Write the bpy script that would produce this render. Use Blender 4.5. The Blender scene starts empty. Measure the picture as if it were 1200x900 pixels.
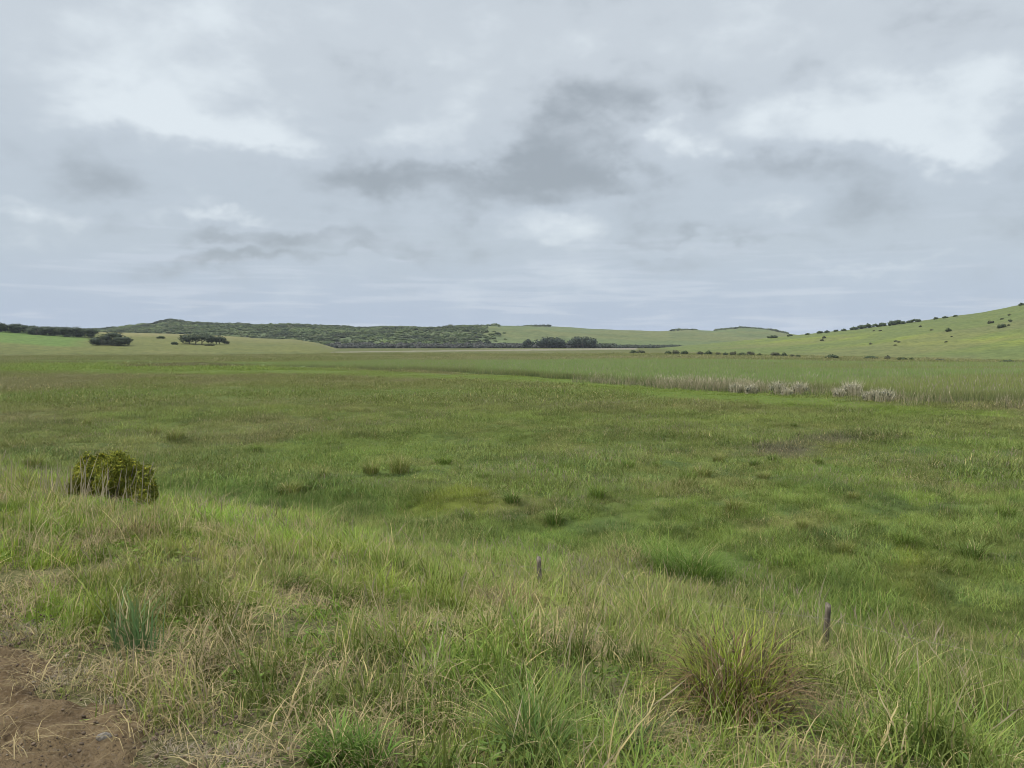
import bpy, math, random
import numpy as np
rng = np.random.default_rng(7)
random.seed(7)
SC = bpy.context.scene
COL = SC.collection
R = math.radians
PI = math.pi
HAZE = .00008

# ------------------------------------------------------------------ noise
def _hash(ix, iy, seed):
    h = (ix.astype(np.int64) * 374761393 + iy.astype(np.int64) * 668265263 + seed * 982451653) & 0xffffffff
    h = ((h ^ (h >> 13)) * 1274126177) & 0xffffffff
    h = ((h ^ (h >> 16)) * 2246822519) & 0xffffffff
    return ((h ^ (h >> 15)) & 0xffffff) / float(0xffffff)

def vnoise(x, y, seed=0):
    x = np.asarray(x, float); y = np.asarray(y, float)
    ix = np.floor(x); iy = np.floor(y)
    fx = x - ix; fy = y - iy
    fx = fx * fx * (3 - 2 * fx); fy = fy * fy * (3 - 2 * fy)
    a = _hash(ix, iy, seed); b = _hash(ix + 1, iy, seed)
    c = _hash(ix, iy + 1, seed); d = _hash(ix + 1, iy + 1, seed)
    return (a + (b - a) * fx) * (1 - fy) + (c + (d - c) * fx) * fy

def fbm(x, y, seed=0, oct=4):
    x = np.asarray(x, float); y = np.asarray(y, float)
    s = 0; a = 0.5; n = 0
    for k in range(oct):
        s = s + a * vnoise(x * 2 ** k + 17.3 * k, y * 2 ** k - 9.1 * k, seed + k * 13)
        n += a; a *= 0.5
    return s / n

def sst(e0, e1, x):
    t = np.clip((np.asarray(x, float) - e0) / (e1 - e0), 0, 1)
    return t * t * (3 - 2 * t)

# ------------------------------------------------------------------ camera geometry
CAMZ = 1.6
F = 900.0                      # focal length in pixels of the 1200 wide photograph
HOR = 396.0
PITCH = math.atan((450 - HOR) / F)
CP, SP = math.cos(PITCH), math.sin(PITCH)

def ray(px, py):
    cx = (px - 600) / F; cy = (450 - py) / F
    return np.array([cx, CP + cy * SP, -SP + cy * CP])

# ------------------------------------------------------------------ terrain
_S = np.array([-400, -3, 1.2, 2.0, 3.0, 4.5, 7, 9.5, 11.5, 12.8, 13.8, 15.5, 22])
_Z = np.array([0, 0, 0, -.04, -.2, -.58, -1.38, -2.15, -2.68, -2.95, -3.05, -2.9, -2.88])
def bank(s):
    z = 0
    for o in (-.5, -.25, 0, .25, .5):
        z = z + np.interp(s + o, _S, _Z)
    return z / 5

_PY = np.array([0, 20, 60, 100, 200, 400, 700, 1500, 9000])
_PZ = np.array([0, 0, .85, 1.55, 2.75, 4.05, 5.0, 5.6, 6.5])

def sroad(x, y):
    """distance across the bank from the road; the foot of the bank swings in towards the road on the far left"""
    t = .8 * x - .6 * y
    q = np.maximum(-t - 13.5, 0)
    return .6 * x + .8 * y + .40 * q * q / (q + 3)

def zground(x, y):
    x = np.asarray(x, float); y = np.asarray(y, float)
    s = sroad(x, y)
    z = bank(s)
    d = np.hypot(x, y)
    pl = sst(9, 22, s)
    z = z - np.interp(np.maximum(.3 * d + .7 * y, 0), _PY, _PZ) * pl
    off = sst(1.7, 3.5, s)
    z = z + off * (1 - sst(30, 120, d)) * ((fbm(x * 1.1, y * 1.1, 3, 3) - .5) * .28 + pl * (fbm(x * .42, y * .42, 4, 3) - .5) * .5)
    z = z + pl * ((fbm(x * .13, y * .13, 5, 3) - .5) * .5) * (1 - .3 * sst(100, 300, d))
    return z

def colpx(x, y):
    return 600 + F * np.asarray(x, float) / np.maximum(np.asarray(y, float), 1e-3)

def zpix(py, y):               # height that appears at picture row py, at depth y (far things only)
    return CAMZ - (py - HOR) / F * y

def zleft(x, y):               # the low rise on the left
    c = colpx(x, y)
    top = np.interp(c, [-800, -200, 0, 30, 60, 110, 200, 262, 300, 345, 372, 392, 410],
                       [378, 378, 381, 383.5, 386.5, 389.5, 391.5, 394, 396.5, 398, 402, 408, 414])
    yr = 640.0
    t = sst(330, yr, y)
    base = zground(x, y) - 1.2
    z = base + (zpix(top, yr) + (fbm(x * .02, y * .02, 11, 3) - .5) * 1.2 - base) * t ** 0.8
    z = z - 14 * sst(yr + 20, 1050, y)
    return np.where(c > 411, -60, z)

def zright(x, y):              # the grassy hill on the right
    c = colpx(x, y)
    top = np.interp(c, [700, 740, 800, 880, 905, 930, 960, 1000, 1050, 1100, 1150, 1200, 1400, 2500],
                       [414, 411, 406, 398.5, 396, 393.2, 390, 386, 380, 373, 366, 356, 340, 335])
    yr = np.interp(c, [700, 900, 1200, 2500], [700, 660, 560, 520])
    y0 = np.interp(c, [700, 900, 1200, 2500], [430, 330, 250, 230])
    base = zground(x, y) - 0.5
    u = np.clip((y - y0) / (yr - y0), 0, 1)
    t = np.where(u < .999, .55 * u + .45 * sst(0, 1, u), 1)
    z = base + (zpix(top, yr) - base) * t + t * (1 - t) * (fbm(x * .012, y * .012, 21, 4) - .5) * 14
    z = z + (fbm(x * .1, y * .1, 24, 3) - .5) * 1.0 * sst(0, .2, u)
    z = z - 30 * sst(yr + 30, yr + 450, y)
    return np.where(c < 702, -60, z)

def zfar(x, y):                # scrub dunes and pasture hills behind the flat
    c = colpx(x, y)
    top = np.interp(c, [-900, -100, 40, 70, 110, 150, 178, 190, 200, 225, 262, 285, 300, 350, 428, 446, 470, 512, 530, 568, 590, 620, 640, 668, 690, 735, 780, 800, 815, 835, 870, 900, 925, 960, 1100, 2200],
                       [386, 386, 389.5, 388, 385, 383, 380.5, 377, 375.5, 377.5, 379, 378.5, 380.5, 381.5, 384, 382.5, 382, 383.5, 381.5, 382.5, 383.5, 382.5, 383, 385, 386.5, 387.5, 388, 386.5, 386, 387.5, 385.5, 387, 391, 396, 400, 400])
    top = top + 1.5 * (1 - sst(560, 580, c))
    yr = np.interp(c, [0, 560, 640, 920], [1250, 1300, 1500, 1500]) 
    y0 = np.interp(c, [0, 560, 640, 920], [690, 700, 720, 760])
    base = zground(x, y) - 1.0
    u = np.clip((y - y0) / (yr - y0), 0, 1)
    t = .6 * sst(0, 1, u) + .4 * sst(0, .55, u)
    z = base + (zpix(top, yr) - base) * t
    z = z + t * (1 - .6 * u) * ((fbm(x * .009, y * .006, 31, 4) - .5) * 20)
    z = z - 40 * sst(yr + 20, yr + 700, y)
    return z

def zall(x, y):
    return np.maximum(np.maximum(zground(x, y), zleft(x, y)), np.maximum(zright(x, y), zfar(x, y)))

def hit(px, py, ymin=1.0, ymax=2200.0, fn=zall):
    d = ray(px, py)
    ts = np.exp(np.linspace(math.log(ymin), math.log(ymax), 3000))
    x = d[0] * ts / d[1]; y = ts; z = CAMZ + d[2] * ts / d[1]
    below = z <= fn(x, y)
    if not below.any():
        i = len(ts) - 1
    else:
        i = int(np.argmax(below))
    if i > 0:
        a, b = ts[i - 1], ts[i]
        for _ in range(20):
            m = .5 * (a + b)
            if CAMZ + d[2] * m / d[1] <= float(fn(np.array([d[0] * m / d[1]]), np.array([m]))[0]): b = m
            else: a = m
        t = b
    else: t = ts[0]
    X = d[0] * t / d[1]
    return float(X), float(t), float(fn(np.array([X]), np.array([t]))[0])

def poly(pts):
    return np.array([hit(px, py)[:2] for px, py in pts])

def inpoly(P, x, y):
    x = np.asarray(x, float); y = np.asarray(y, float)
    ins = np.zeros(x.shape, bool)
    n = len(P); j = n - 1
    for i in range(n):
        xi, yi = P[i]; xj, yj = P[j]
        cnd = ((yi > y) != (yj > y)) & (x < (xj - xi) * (y - yi) / (yj - yi + 1e-12) + xi)
        ins ^= cnd; j = i
    return ins

def soft(P, x, y, amt, seed):
    """share of nearby jittered points that lie in the patch: a ragged, soft edged patch"""
    r = 0; x = np.asarray(x, float); y = np.asarray(y, float)
    d = np.hypot(x, y)
    for k in range(5):
        jx = (fbm(x * .9 / (1 + d * .02), y * .9 / (1 + d * .02), seed + 7 * k, 3) - .5) * amt * (d * .1)
        jy = (fbm(x * .9 / (1 + d * .02), y * .9 / (1 + d * .02), seed + 7 * k + 3, 3) - .5) * amt * (d * .1) * 2
        r = r + inpoly(P, x + jx * (1 + .4 * k), y + jy * (1 + .4 * k))
    return r / 5.0

# patches of the meadow, as areas on the ground
LUSH = [poly([(0, 427), (120, 426), (250, 428), (400, 433), (520, 438), (640, 441), (760, 451), (900, 463), (1050, 476), (1050, 484), (900, 476), (780, 466), (640, 449), (500, 443), (300, 439), (120, 438), (0, 436)]),
        poly([(1000, 476), (1200, 482), (1200, 492), (1000, 483)])]
REED = poly([(-150, 421), (200, 423), (330, 424), (480, 423.5), (620, 424), (760, 421), (900, 424), (1060, 427), (1300, 428), (1300, 474), (1120, 471), (1060, 465), (1000, 461.5), (900, 457), (800, 452), (680, 445), (560, 438.5), (400, 432), (330, 430), (150, 425.5)])
DARKDIP = poly([(880, 530), (930, 519), (1000, 508), (1010, 513), (950, 526), (900, 536)])
PALE = poly([(300, 407.6), (745, 407.6), (745, 409.8), (300, 409.6)])
DITCH = poly([(-60, 566), (180, 566), (380, 562), (520, 590), (660, 625), (800, 650), (900, 665), (860, 690), (700, 650), (540, 610), (380, 603), (180, 603), (-60, 603)])
YELL = [poly([(1055, 684), (1095, 676), (1110, 700), (1070, 712)]), poly([(470, 590), (560, 576), (590, 600), (500, 615)]), poly([(1040, 652), (1090, 645), (1100, 660), (1050, 668)])]
BROWNL = poly([(150, 427), (240, 424.5), (300, 428), (230, 430), (150, 430)])

C_LUSH = np.array([.119, .174, .034]); C_MID = np.array([.124, .160, .040]); C_OLIVE = np.array([.148, .16, .048])
C_PURP = np.array([.16, .145, .072]); C_BLUE = np.array([.062, .115, .038]); C_YEL = np.array([.165, .19, .025])
C_DARK = np.array([.05, .085, .022]); C_STRAW = np.array([.30, .255, .14]); C_FIELD = np.array([.175, .26, .085])

def mixc(a, b, f):
    return a + (b - a) * np.asarray(f)[..., None]

def tint(x, y):
    """grass colour and share of dry blades at a place of the ground"""
    x = np.asarray(x, float); y = np.asarray(y, float)
    s = sroad(x, y); d = np.hypot(x, y)
    n1 = fbm(x * .45, y * .45, 41, 4); n2 = fbm(x * .16 + 5, y * .11, 42, 4); n3 = fbm(x * .05, y * .028 + 9, 43, 4)
    n4 = fbm(x * 1.3, y * 1.3, 44, 3)
    # stretches of the far flat lie in long bands
    nb = fbm(x * .012, y * .05, 45, 4)
    c = np.broadcast_to(C_MID, x.shape + (3,)).copy()
    c = mixc(c, C_LUSH, .75 * sst(.46, .62, n2))
    c = mixc(c, C_OLIVE, sst(.5, .66, n1) * .7)
    c = mixc(c, C_BLUE, sst(.55, .7, n4) * .55 * (1 - sst(60, 120, d)))
    farw = sst(24, 50, y - .12 * np.abs(x))
    c = mixc(c, C_OLIVE * .92, farw * (.5 + .35 * sst(.35, .6, n3)))
    c = mixc(c, C_PURP, farw * sst(.5, .66, n3) * .55 * (1 - sst(160, 260, y)))
    c = mixc(c, C_LUSH * .95, farw * sst(.55, .68, nb) * .5)
    dry = .03 + .07 * sst(.45, .65, n1) + .07 * farw * sst(.45, .65, n3)
    # reed flat and beyond
    fr = inpoly(REED, x, y)
    c = np.where(fr[..., None], mixc(np.broadcast_to(C_FIELD, c.shape), C_OLIVE * 1.25, sst(.48, .62, nb) * .6 + .25 * (colpx(x, y) < 560)), c)
    far2 = sst(150, 260, y) * (~fr)
    c = mixc(c, np.array([.125, .135, .048]), far2 * .6)
    c = mixc(c, np.array([.2, .185, .09]), far2 * sst(.5, .62, nb) * .55)
    for k, P in enumerate(LUSH):
        m = soft(P, x, y, .35, 60 + k)
        c = mixc(c, C_LUSH * np.array([1.1, 1.08, .92]), m * .8); dry = dry * (1 - .8 * m)
    m = soft(BROWNL, x, y, .3, 75); c = mixc(c, np.array([.12, .1, .05]), m * .8)
    m = soft(DARKDIP, x, y, .4, 80); c = mixc(c, np.array([.10, .085, .06]), m * .85)
    m = soft(DITCH, x, y, .35, 90); c = mixc(c, np.array([.08, .145, .026]), m * .6); dry = dry * (1 - .6 * m)
    for k, P in enumerate(YELL):
        m = soft(P, x, y, .4, 100 + k); c = mixc(c, C_YEL, m * .75)
    m = inpoly(PALE, x, y); c = np.where(m[..., None], np.array([.26, .24, .17]), c)
    # the road bank
    bk = (1 - sst(7.5, 12.2, s + (n1 - .5) * 5))
    cb = np.broadcast_to(np.array([.18, .24, .034]), c.shape).copy()
    cb = mixc(cb, np.array([.135, .225, .024]), sst(.45, .6, n4))
    cb = mixc(cb, np.array([.2, .21, .06]), sst(.5, .64, n1) * .7)
    rt = sst(.0, 5.0, .8 * x - .6 * y + 6.5)         # towards the right of the bank: greyer
    cb = mixc(cb, np.array([.135, .20, .032]), .7 * sst(4, 8.5, s)); cb = mixc(cb, np.array([.12, .175, .04]), rt * .7)
    c = mixc(c, cb, bk)
    dt_ = np.exp(-((s - 11.7 + (n1 - .5) * 5) / 2.6) ** 2) * (.35 + .65 * sst(.35, .6, n2)); c = mixc(c, np.array([.095, .155, .026]), .6 * dt_)
    dry = dry * (1 - bk) * (1 - .5 * dt_) + bk * (1 - .45 * rt) * (1 - .6 * dt_) * (.05 + .22 * sst(.45, .65, fbm(x * .8 + 3, y * .8, 47, 3)) )
    edge = 1 - sst(1.5, 1.9, s + (n4 - .5) * 1.2 + .12 * np.maximum(.8 * x - .6 * y + 2.6, 0) * 2)
    dry = dry + edge * .22 * (1 - sst(-3.2, -2.2, .8 * x - .6 * y)) 
    return c, np.clip(dry, 0, .95)

# ------------------------------------------------------------------ mesh helpers
def link(o, parent=None):
    COL.objects.link(o)
    if parent is not None: o.parent = parent
    return o

def mesh_np(name, V, Q=None, T=None, attrs=None, smooth=False):
    me = bpy.data.meshes.new(name)
    V = np.asarray(V, np.float32)
    me.vertices.add(len(V)); me.vertices.foreach_set('co', V.ravel())
    nq = 0 if Q is None else len(Q); nt = 0 if T is None else len(T)
    idx = []; starts = []; tot = []
    if nq: idx.append(np.asarray(Q, np.int32).ravel()); starts.append(np.arange(nq) * 4); tot.append(np.full(nq, 4))
    if nt: idx.append(np.asarray(T, np.int32).ravel()); starts.append(nq * 4 + np.arange(nt) * 3); tot.append(np.full(nt, 3))
    if idx:
        idx = np.concatenate(idx); starts = np.concatenate(starts)
        me.loops.add(len(idx)); me.loops.foreach_set('vertex_index', idx.astype(np.int32))
        me.polygons.add(nq + nt); me.polygons.foreach_set('loop_start', starts.astype(np.int32))
        if smooth: me.polygons.foreach_set('use_smooth', np.ones(nq + nt, bool))
    for k, (typ, arr) in (attrs or {}).items():
        a = me.attributes.new(k, typ, 'POINT')
        arr = np.asarray(arr)
        if typ == 'FLOAT_COLOR': a.data.foreach_set('color', arr.astype(np.float32).ravel())
        elif typ == 'FLOAT_VECTOR': a.data.foreach_set('vector', arr.astype(np.float32).ravel())
        elif typ == 'INT': a.data.foreach_set('value', arr.astype(np.int32).ravel())
        else: a.data.foreach_set('value', arr.astype(np.float32).ravel())
    me.update(calc_edges=True)
    me.validate()
    return me

def tag(o, label, cat, group=None, kind=None):
    o['label'] = label; o['category'] = cat
    if group: o['group'] = group
    if kind: o['kind'] = kind
    return o

def obj(name, me, mat, parent=None, loc=None):
    o = bpy.data.objects.new(name, me)
    if mat is not None:
        me.materials.clear(); me.materials.append(mat)
    if loc is not None: o.location = loc
    return link(o, parent)

def empty(name, loc, label, cat, group=None, rz=0):
    o = bpy.data.objects.new(name, None); o.empty_display_size = .2
    o.location = loc; o.rotation_euler = (0, 0, rz)
    link(o); tag(o, label, cat, group)
    return o

class Acc:
    def __init__(s): s.V = []; s.Q = []; s.T = []; s.A = []; s.n = 0
    def add(s, V, Q=None, T=None, A=None):
        V = np.asarray(V, float).reshape(-1, 3)
        s.V.append(V)
        if Q is not None and len(Q): s.Q.append(np.asarray(Q) + s.n)
        if T is not None and len(T): s.T.append(np.asarray(T) + s.n)
        s.A.append(np.zeros((len(V), 4)) if A is None else np.asarray(A, float).reshape(-1, 4))
        s.n += len(V)
    def mesh(s, name, smooth=False):
        return mesh_np(name, np.concatenate(s.V), np.concatenate(s.Q) if s.Q else None,
                       np.concatenate(s.T) if s.T else None, {'blade': ('FLOAT_COLOR', np.concatenate(s.A))}, smooth)

def blades(acc, base, az, h, w, lean, nseg=3, head=None, droop=0.0, dryv=None, rv=None, taper=.8, kink=None):
    """grass blades: base points, heading, height, width, lean (share of the height the tip goes sideways)"""
    n = len(h); base = np.asarray(base, float)
    t = np.linspace(0, 1, nseg + 1)
    d = np.stack([np.cos(az), np.sin(az)], 1)
    tw = az + PI / 2 + rng.normal(0, .5, n)
    side = np.stack([np.cos(tw), np.sin(tw), np.zeros(n)], 1)
    V = np.zeros((n, nseg + 1, 2, 3)); A = np.zeros((n, nseg + 1, 2, 4))
    r1 = rng.random(n) if rv is None else rv
    r2 = rng.random(n) if dryv is None else dryv
    bow = rng.normal(0, .09, (n, 2)); wob = rng.normal(0, .012, (n, nseg + 1, 2)) + bow[:, None, :] * (t * (1 - t))[None, :, None] * 2; wob[:, 0] = 0
    for k, tt in enumerate(t):
        out = lean * h * tt ** 1.8
        up = h * (tt - np.minimum(.5 * lean ** 2, .8) * tt ** 2.2) - droop * h * np.maximum(tt - .55, 0) ** 1.5
        c = base.copy()
        c[:, :2] += d * out[:, None] + wob[:, k] * h[:, None]
        c[:, 2] += up
        ww = w * (1 - tt) ** taper + .0004
        if head is not None:
            hw = np.where((tt > .72) & (tt < .99), head, 0)
            ww = ww + hw * np.sin(np.clip((tt - .7) / .3, 0, 1) * PI) 
        V[:, k, 0] = c - side * ww[:, None] * .5; V[:, k, 1] = c + side * ww[:, None] * .5
        A[:, k, :, 0] = r1[:, None]; A[:, k, :, 1] = tt; A[:, k, :, 2] = r2[:, None]
        if head is not None: A[:, k, :, 3] = (np.asarray(head) > 0)[:, None] * (tt > .7)
    b = (np.arange(n) * (nseg + 1) * 2)[:, None]
    k = np.arange(nseg)[None, :] * 2
    q0 = (b + k).ravel()
    Q = np.stack([q0, q0 + 1, q0 + 3, q0 + 2], 1)
    acc.add(V, Q, None, A)

def disc(n, r):
    a = rng.random(n) * 2 * PI; q = np.sqrt(rng.random(n)) * r
    return np.stack([q * np.cos(a), q * np.sin(a), np.zeros(n)], 1)

def tube(acc, pts, rad, n=7, A=(0, 0, 0, 0), cap=True):
    pts = np.asarray(pts, float); m = len(pts); rad = np.broadcast_to(rad, (m,))
    V = []
    for i in range(m):
        d = pts[min(i + 1, m - 1)] - pts[max(i - 1, 0)]; d = d / (np.linalg.norm(d) + 1e-9)
        u = np.cross(d, [0.31, .95, .05]); u /= np.linalg.norm(u); v = np.cross(d, u)
        for k in range(n):
            an = 2 * PI * k / n
            V.append(pts[i] + rad[i] * (u * math.cos(an) + v * math.sin(an)))
    Q = [(i * n + k, i * n + (k + 1) % n, (i + 1) * n + (k + 1) % n, (i + 1) * n + k) for i in range(m - 1) for k in range(n)]
    T = []
    if cap:
        V.append(pts[-1]); c = len(V) - 1
        T = [((m - 1) * n + k, (m - 1) * n + (k + 1) % n, c) for k in range(n)]
    acc.add(V, Q, T, np.tile(np.array(A, float), (len(V), 1)))

_t = (1 + 5 ** .5) / 2
ICO_V = np.array([(-1, _t, 0), (1, _t, 0), (-1, -_t, 0), (1, -_t, 0), (0, -1, _t), (0, 1, _t), (0, -1, -_t), (0, 1, -_t), (_t, 0, -1), (_t, 0, 1), (-_t, 0, -1), (-_t, 0, 1)])
ICO_V /= np.linalg.norm(ICO_V[0])
ICO_F = np.array([(0, 11, 5), (0, 5, 1), (0, 1, 7), (0, 7, 10), (0, 10, 11), (1, 5, 9), (5, 11, 4), (11, 10, 2), (10, 7, 6), (7, 1, 8), (3, 9, 4), (3, 4, 2), (3, 2, 6), (3, 6, 8), (3, 8, 9), (4, 9, 5), (2, 4, 11), (6, 2, 10), (8, 6, 7), (9, 8, 1)])
def ico(sub=1):
    V = [tuple(v) for v in ICO_V]; Fc = [tuple(f) for f in ICO_F]
    for _ in range(sub):
        cache = {}; N = []
        def mid(a, b):
            key = (min(a, b), max(a, b))
            if key not in cache:
                m = (np.array(V[a]) + np.array(V[b])); m /= np.linalg.norm(m)
                V.append(tuple(m)); cache[key] = len(V) - 1
            return cache[key]
        for a, b, c in Fc:
            ab, bc, ca = mid(a, b), mid(b, c), mid(c, a)
            N += [(a, ab, ca), (b, bc, ab), (c, ca, bc), (ab, bc, ca)]
        Fc = N
    return np.array(V), np.array(Fc)
ICO1 = ico(1); ICO2 = ico(2)

def cards(acc, C, Nn, size, jit=.6, r=None, asp=1.0, bend=.25):
    """leaf sprays: one bent four cornered leaf clump at each centre, facing roughly along Nn"""
    n = len(C)
    Nn = Nn + rng.normal(0, jit, (n, 3)); Nn /= np.linalg.norm(Nn, axis=1)[:, None] + 1e-9
    u = np.cross(Nn, rng.normal(0, 1, (n, 3))); u /= np.linalg.norm(u, axis=1)[:, None] + 1e-9
    v = np.cross(Nn, u)
    s = (size * (.6 + .8 * rng.random(n)))[:, None]
    P = np.stack([C - u * s * asp, C - v * s * .5 + Nn * s * bend * .3, C + u * s * asp - Nn * s * bend, C + v * s * .55 + Nn * s * bend * .2], 1)
    A = np.zeros((n, 4, 4)); A[:, :, 0] = (rng.random(n) if r is None else r)[:, None]; A[:, :, 2] = rng.random(n)[:, None]
    b = np.arange(n) * 4
    acc.add(P, np.stack([b, b + 1, b + 2, b + 3], 1), None, A)

def crown(acc, lobes, n, size, core=.72, flat=0.0):
    tot = sum(l[3] * l[4] + l[3] * l[5] + l[4] * l[5] for l in lobes)
    for l in lobes:
        c = np.array(l[:3]); rad = np.array(l[3:6])
        m = max(12, int(n * (l[3] * l[4] + l[3] * l[5] + l[4] * l[5]) / tot))
        d = rng.normal(0, 1, (m, 3)); d[:, 2] = np.where(d[:, 2] < 0, d[:, 2] * .75, d[:, 2]); d /= np.linalg.norm(d, axis=1)[:, None]
        q = (.68 + .36 * rng.random(m) ** .7)
        bump = .86 + .3 * vnoise(d[:, 0] * 2.3 + c[0], d[:, 1] * 2.3 + d[:, 2] * 1.7 + c[1], 5)
        P = c + d * rad * (q * bump)[:, None]
        rr = np.clip(vnoise(d[:, 0] * 3 + c[0], d[:, 2] * 3 + d[:, 1] * 2, 9) * .7 + rng.random(m) * .3, 0, 1)
        cards(acc, P, d, size, .55, rr)
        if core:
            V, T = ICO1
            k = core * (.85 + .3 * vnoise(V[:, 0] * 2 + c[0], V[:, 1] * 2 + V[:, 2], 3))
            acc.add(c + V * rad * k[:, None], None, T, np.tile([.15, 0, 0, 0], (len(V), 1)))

# ------------------------------------------------------------------ materials
def newmat(name):
    m = bpy.data.materials.new(name); m.use_nodes = True
    nt = m.node_tree; nt.nodes.clear()
    return m, nt
def N(nt, typ, **kw):
    n = nt.nodes.new(typ)
    for k, v in kw.items(): setattr(n, k, v)
    return n
def L(nt, a, b): nt.links.new(a, b)
def rgba(c): return (c[0], c[1], c[2], 1)
def mixrgb(nt, f, a, b, bt='MIX'):
    n = N(nt, 'ShaderNodeMix', data_type='RGBA', blend_type=bt)
    for sock, val in ((0, f), (6, a), (7, b)):
        if hasattr(val, 'links'): L(nt, val, n.inputs[sock])
        elif isinstance(val, (int, float)): n.inputs[sock].default_value = val
        else: n.inputs[sock].default_value = rgba(val)
    return n.outputs[2]
def math_(nt, op, a, b=None, c=None, clamp=False):
    n = N(nt, 'ShaderNodeMath', operation=op, use_clamp=clamp)
    for i, val in enumerate((a, b, c)):
        if val is None: continue
        if hasattr(val, 'links'): L(nt, val, n.inputs[i])
        else: n.inputs[i].default_value = val
    return n.outputs[0]
def mapr(nt, v, a, b, c=0, d=1, smooth=True):
    n = N(nt, 'ShaderNodeMapRange', interpolation_type='SMOOTHSTEP' if smooth else 'LINEAR')
    L(nt, v, n.inputs[0])
    for i, q in enumerate((a, b, c, d)): n.inputs[i + 1].default_value = q
    return n.outputs[0]
def noise(nt, vec, scale, detail=4, rough=.55, dist=0):
    n = N(nt, 'ShaderNodeTexNoise'); n.inputs['Scale'].default_value = scale; n.inputs['Detail'].default_value = detail
    n.inputs['Roughness'].default_value = rough; n.inputs['Distortion'].default_value = dist
    if vec is not None: L(nt, vec, n.inputs['Vector'])
    return n.outputs['Fac']

def leafy_out(nt, col, transl=.3, rough=.6, spec=.18):
    p = N(nt, 'ShaderNodeBsdfPrincipled'); L(nt, col, p.inputs['Base Color'])
    p.inputs['Roughness'].default_value = rough; p.inputs['Specular IOR Level'].default_value = spec
    o = N(nt, 'ShaderNodeOutputMaterial')
    if transl > 0:
        t = N(nt, 'ShaderNodeBsdfTranslucent'); L(nt, col, t.inputs['Color'])
        m = N(nt, 'ShaderNodeMixShader'); m.inputs[0].default_value = transl
        L(nt, p.outputs[0], m.inputs[1]); L(nt, t.outputs[0], m.inputs[2]); L(nt, m.outputs[0], o.inputs[0])
    else: L(nt, p.outputs[0], o.inputs[0])

STRAW_A = (.52, .42, .19); STRAW_B = (.29, .245, .15)
def grass_mat(name, color=None, dry=None, inst=True, head=(.26, .22, .14), vary=.55, straw_a=STRAW_A, straw_b=STRAW_B):
    m, nt = newmat(name)
    b = N(nt, 'ShaderNodeAttribute', attribute_name='blade', attribute_type='GEOMETRY')
    sp = N(nt, 'ShaderNodeSeparateColor'); L(nt, b.outputs['Color'], sp.inputs[0])
    if inst:
        t = N(nt, 'ShaderNodeAttribute', attribute_name='tint', attribute_type='INSTANCER').outputs['Color']
        dr = N(nt, 'ShaderNodeAttribute', attribute_name='dry', attribute_type='INSTANCER').outputs['Fac']
    else:
        t = N(nt, 'ShaderNodeRGB'); t.outputs[0].default_value = rgba(color); t = t.outputs[0]
        dr = N(nt, 'ShaderNodeValue'); dr.outputs[0].default_value = dry; dr = dr.outputs[0]
    hsv = N(nt, 'ShaderNodeHueSaturation'); L(nt, t, hsv.inputs['Color'])
    L(nt, math_(nt, 'MULTIPLY_ADD', sp.outputs[0], vary * 1.3, 1 - vary * .62), hsv.inputs['Value'])
    L(nt, mapr(nt, math_(nt, 'FRACT', math_(nt, 'MULTIPLY', sp.outputs[0], 7.31)), 0, 1, .475, .515, False), hsv.inputs['Hue'])
    # the tips of green blades are paler than their sheaths
    tip = mixrgb(nt, mapr(nt, sp.outputs[1], .3, 1, 0, .28), hsv.outputs[0], (.3, .3, .09))
    st = mixrgb(nt, math_(nt, 'FRACT', math_(nt, 'MULTIPLY', sp.outputs[0], 3.77)), straw_a, straw_b)
    isdry = math_(nt, 'LESS_THAN', sp.outputs[2], dr)
    c = mixrgb(nt, isdry, tip, st)
    c = mixrgb(nt, b.outputs['Alpha'], c, head)
    leafy_out(nt, c, .28)
    return m

def leaf_mat(name, c1, c2, c3=None, inst=False, transl=.18, c3at=.8):
    m, nt = newmat(name)
    b = N(nt, 'ShaderNodeAttribute', attribute_name='blade', attribute_type='GEOMETRY')
    sp = N(nt, 'ShaderNodeSeparateColor'); L(nt, b.outputs['Color'], sp.inputs[0])
    c = mixrgb(nt, sp.outputs[0], c1, c2)
    if c3 is not None: c = mixrgb(nt, mapr(nt, sp.outputs[2], c3at, c3at + .1, 0, .8), c, c3)
    if inst:
        t = N(nt, 'ShaderNodeAttribute', attribute_name='tint', attribute_type='INSTANCER').outputs['Color']
        c = mixrgb(nt, 1.0, t, mixrgb(nt, sp.outputs[0], (.6, .6, .6), (1.4, 1.4, 1.4)), 'MULTIPLY')
    leafy_out(nt, c, transl, .7, .2)
    return m

def bark_mat(name, c1, c2, scale=8, stretch=.15):
    m, nt = newmat(name)
    tc = N(nt, 'ShaderNodeTexCoord'); mp = N(nt, 'ShaderNodeMapping'); mp.inputs['Scale'].default_value = (1, 1, stretch)
    L(nt, tc.outputs['Object'], mp.inputs[0])
    f = noise(nt, mp.outputs[0], scale, 6, .65)
    c = mixrgb(nt, mapr(nt, f, .35, .65), c1, c2)
    p = N(nt, 'ShaderNodeBsdfPrincipled'); L(nt, c, p.inputs['Base Color']); p.inputs['Roughness'].default_value = .9
    p.inputs['Specular IOR Level'].default_value = .15
    bp = N(nt, 'ShaderNodeBump'); bp.inputs['Strength'].default_value = .7; bp.inputs['Distance'].default_value = .01
    L(nt, f, bp.inputs['Height']); L(nt, bp.outputs[0], p.inputs['Normal'])
    o = N(nt, 'ShaderNodeOutputMaterial'); L(nt, p.outputs[0], o.inputs[0])
    return m

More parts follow.
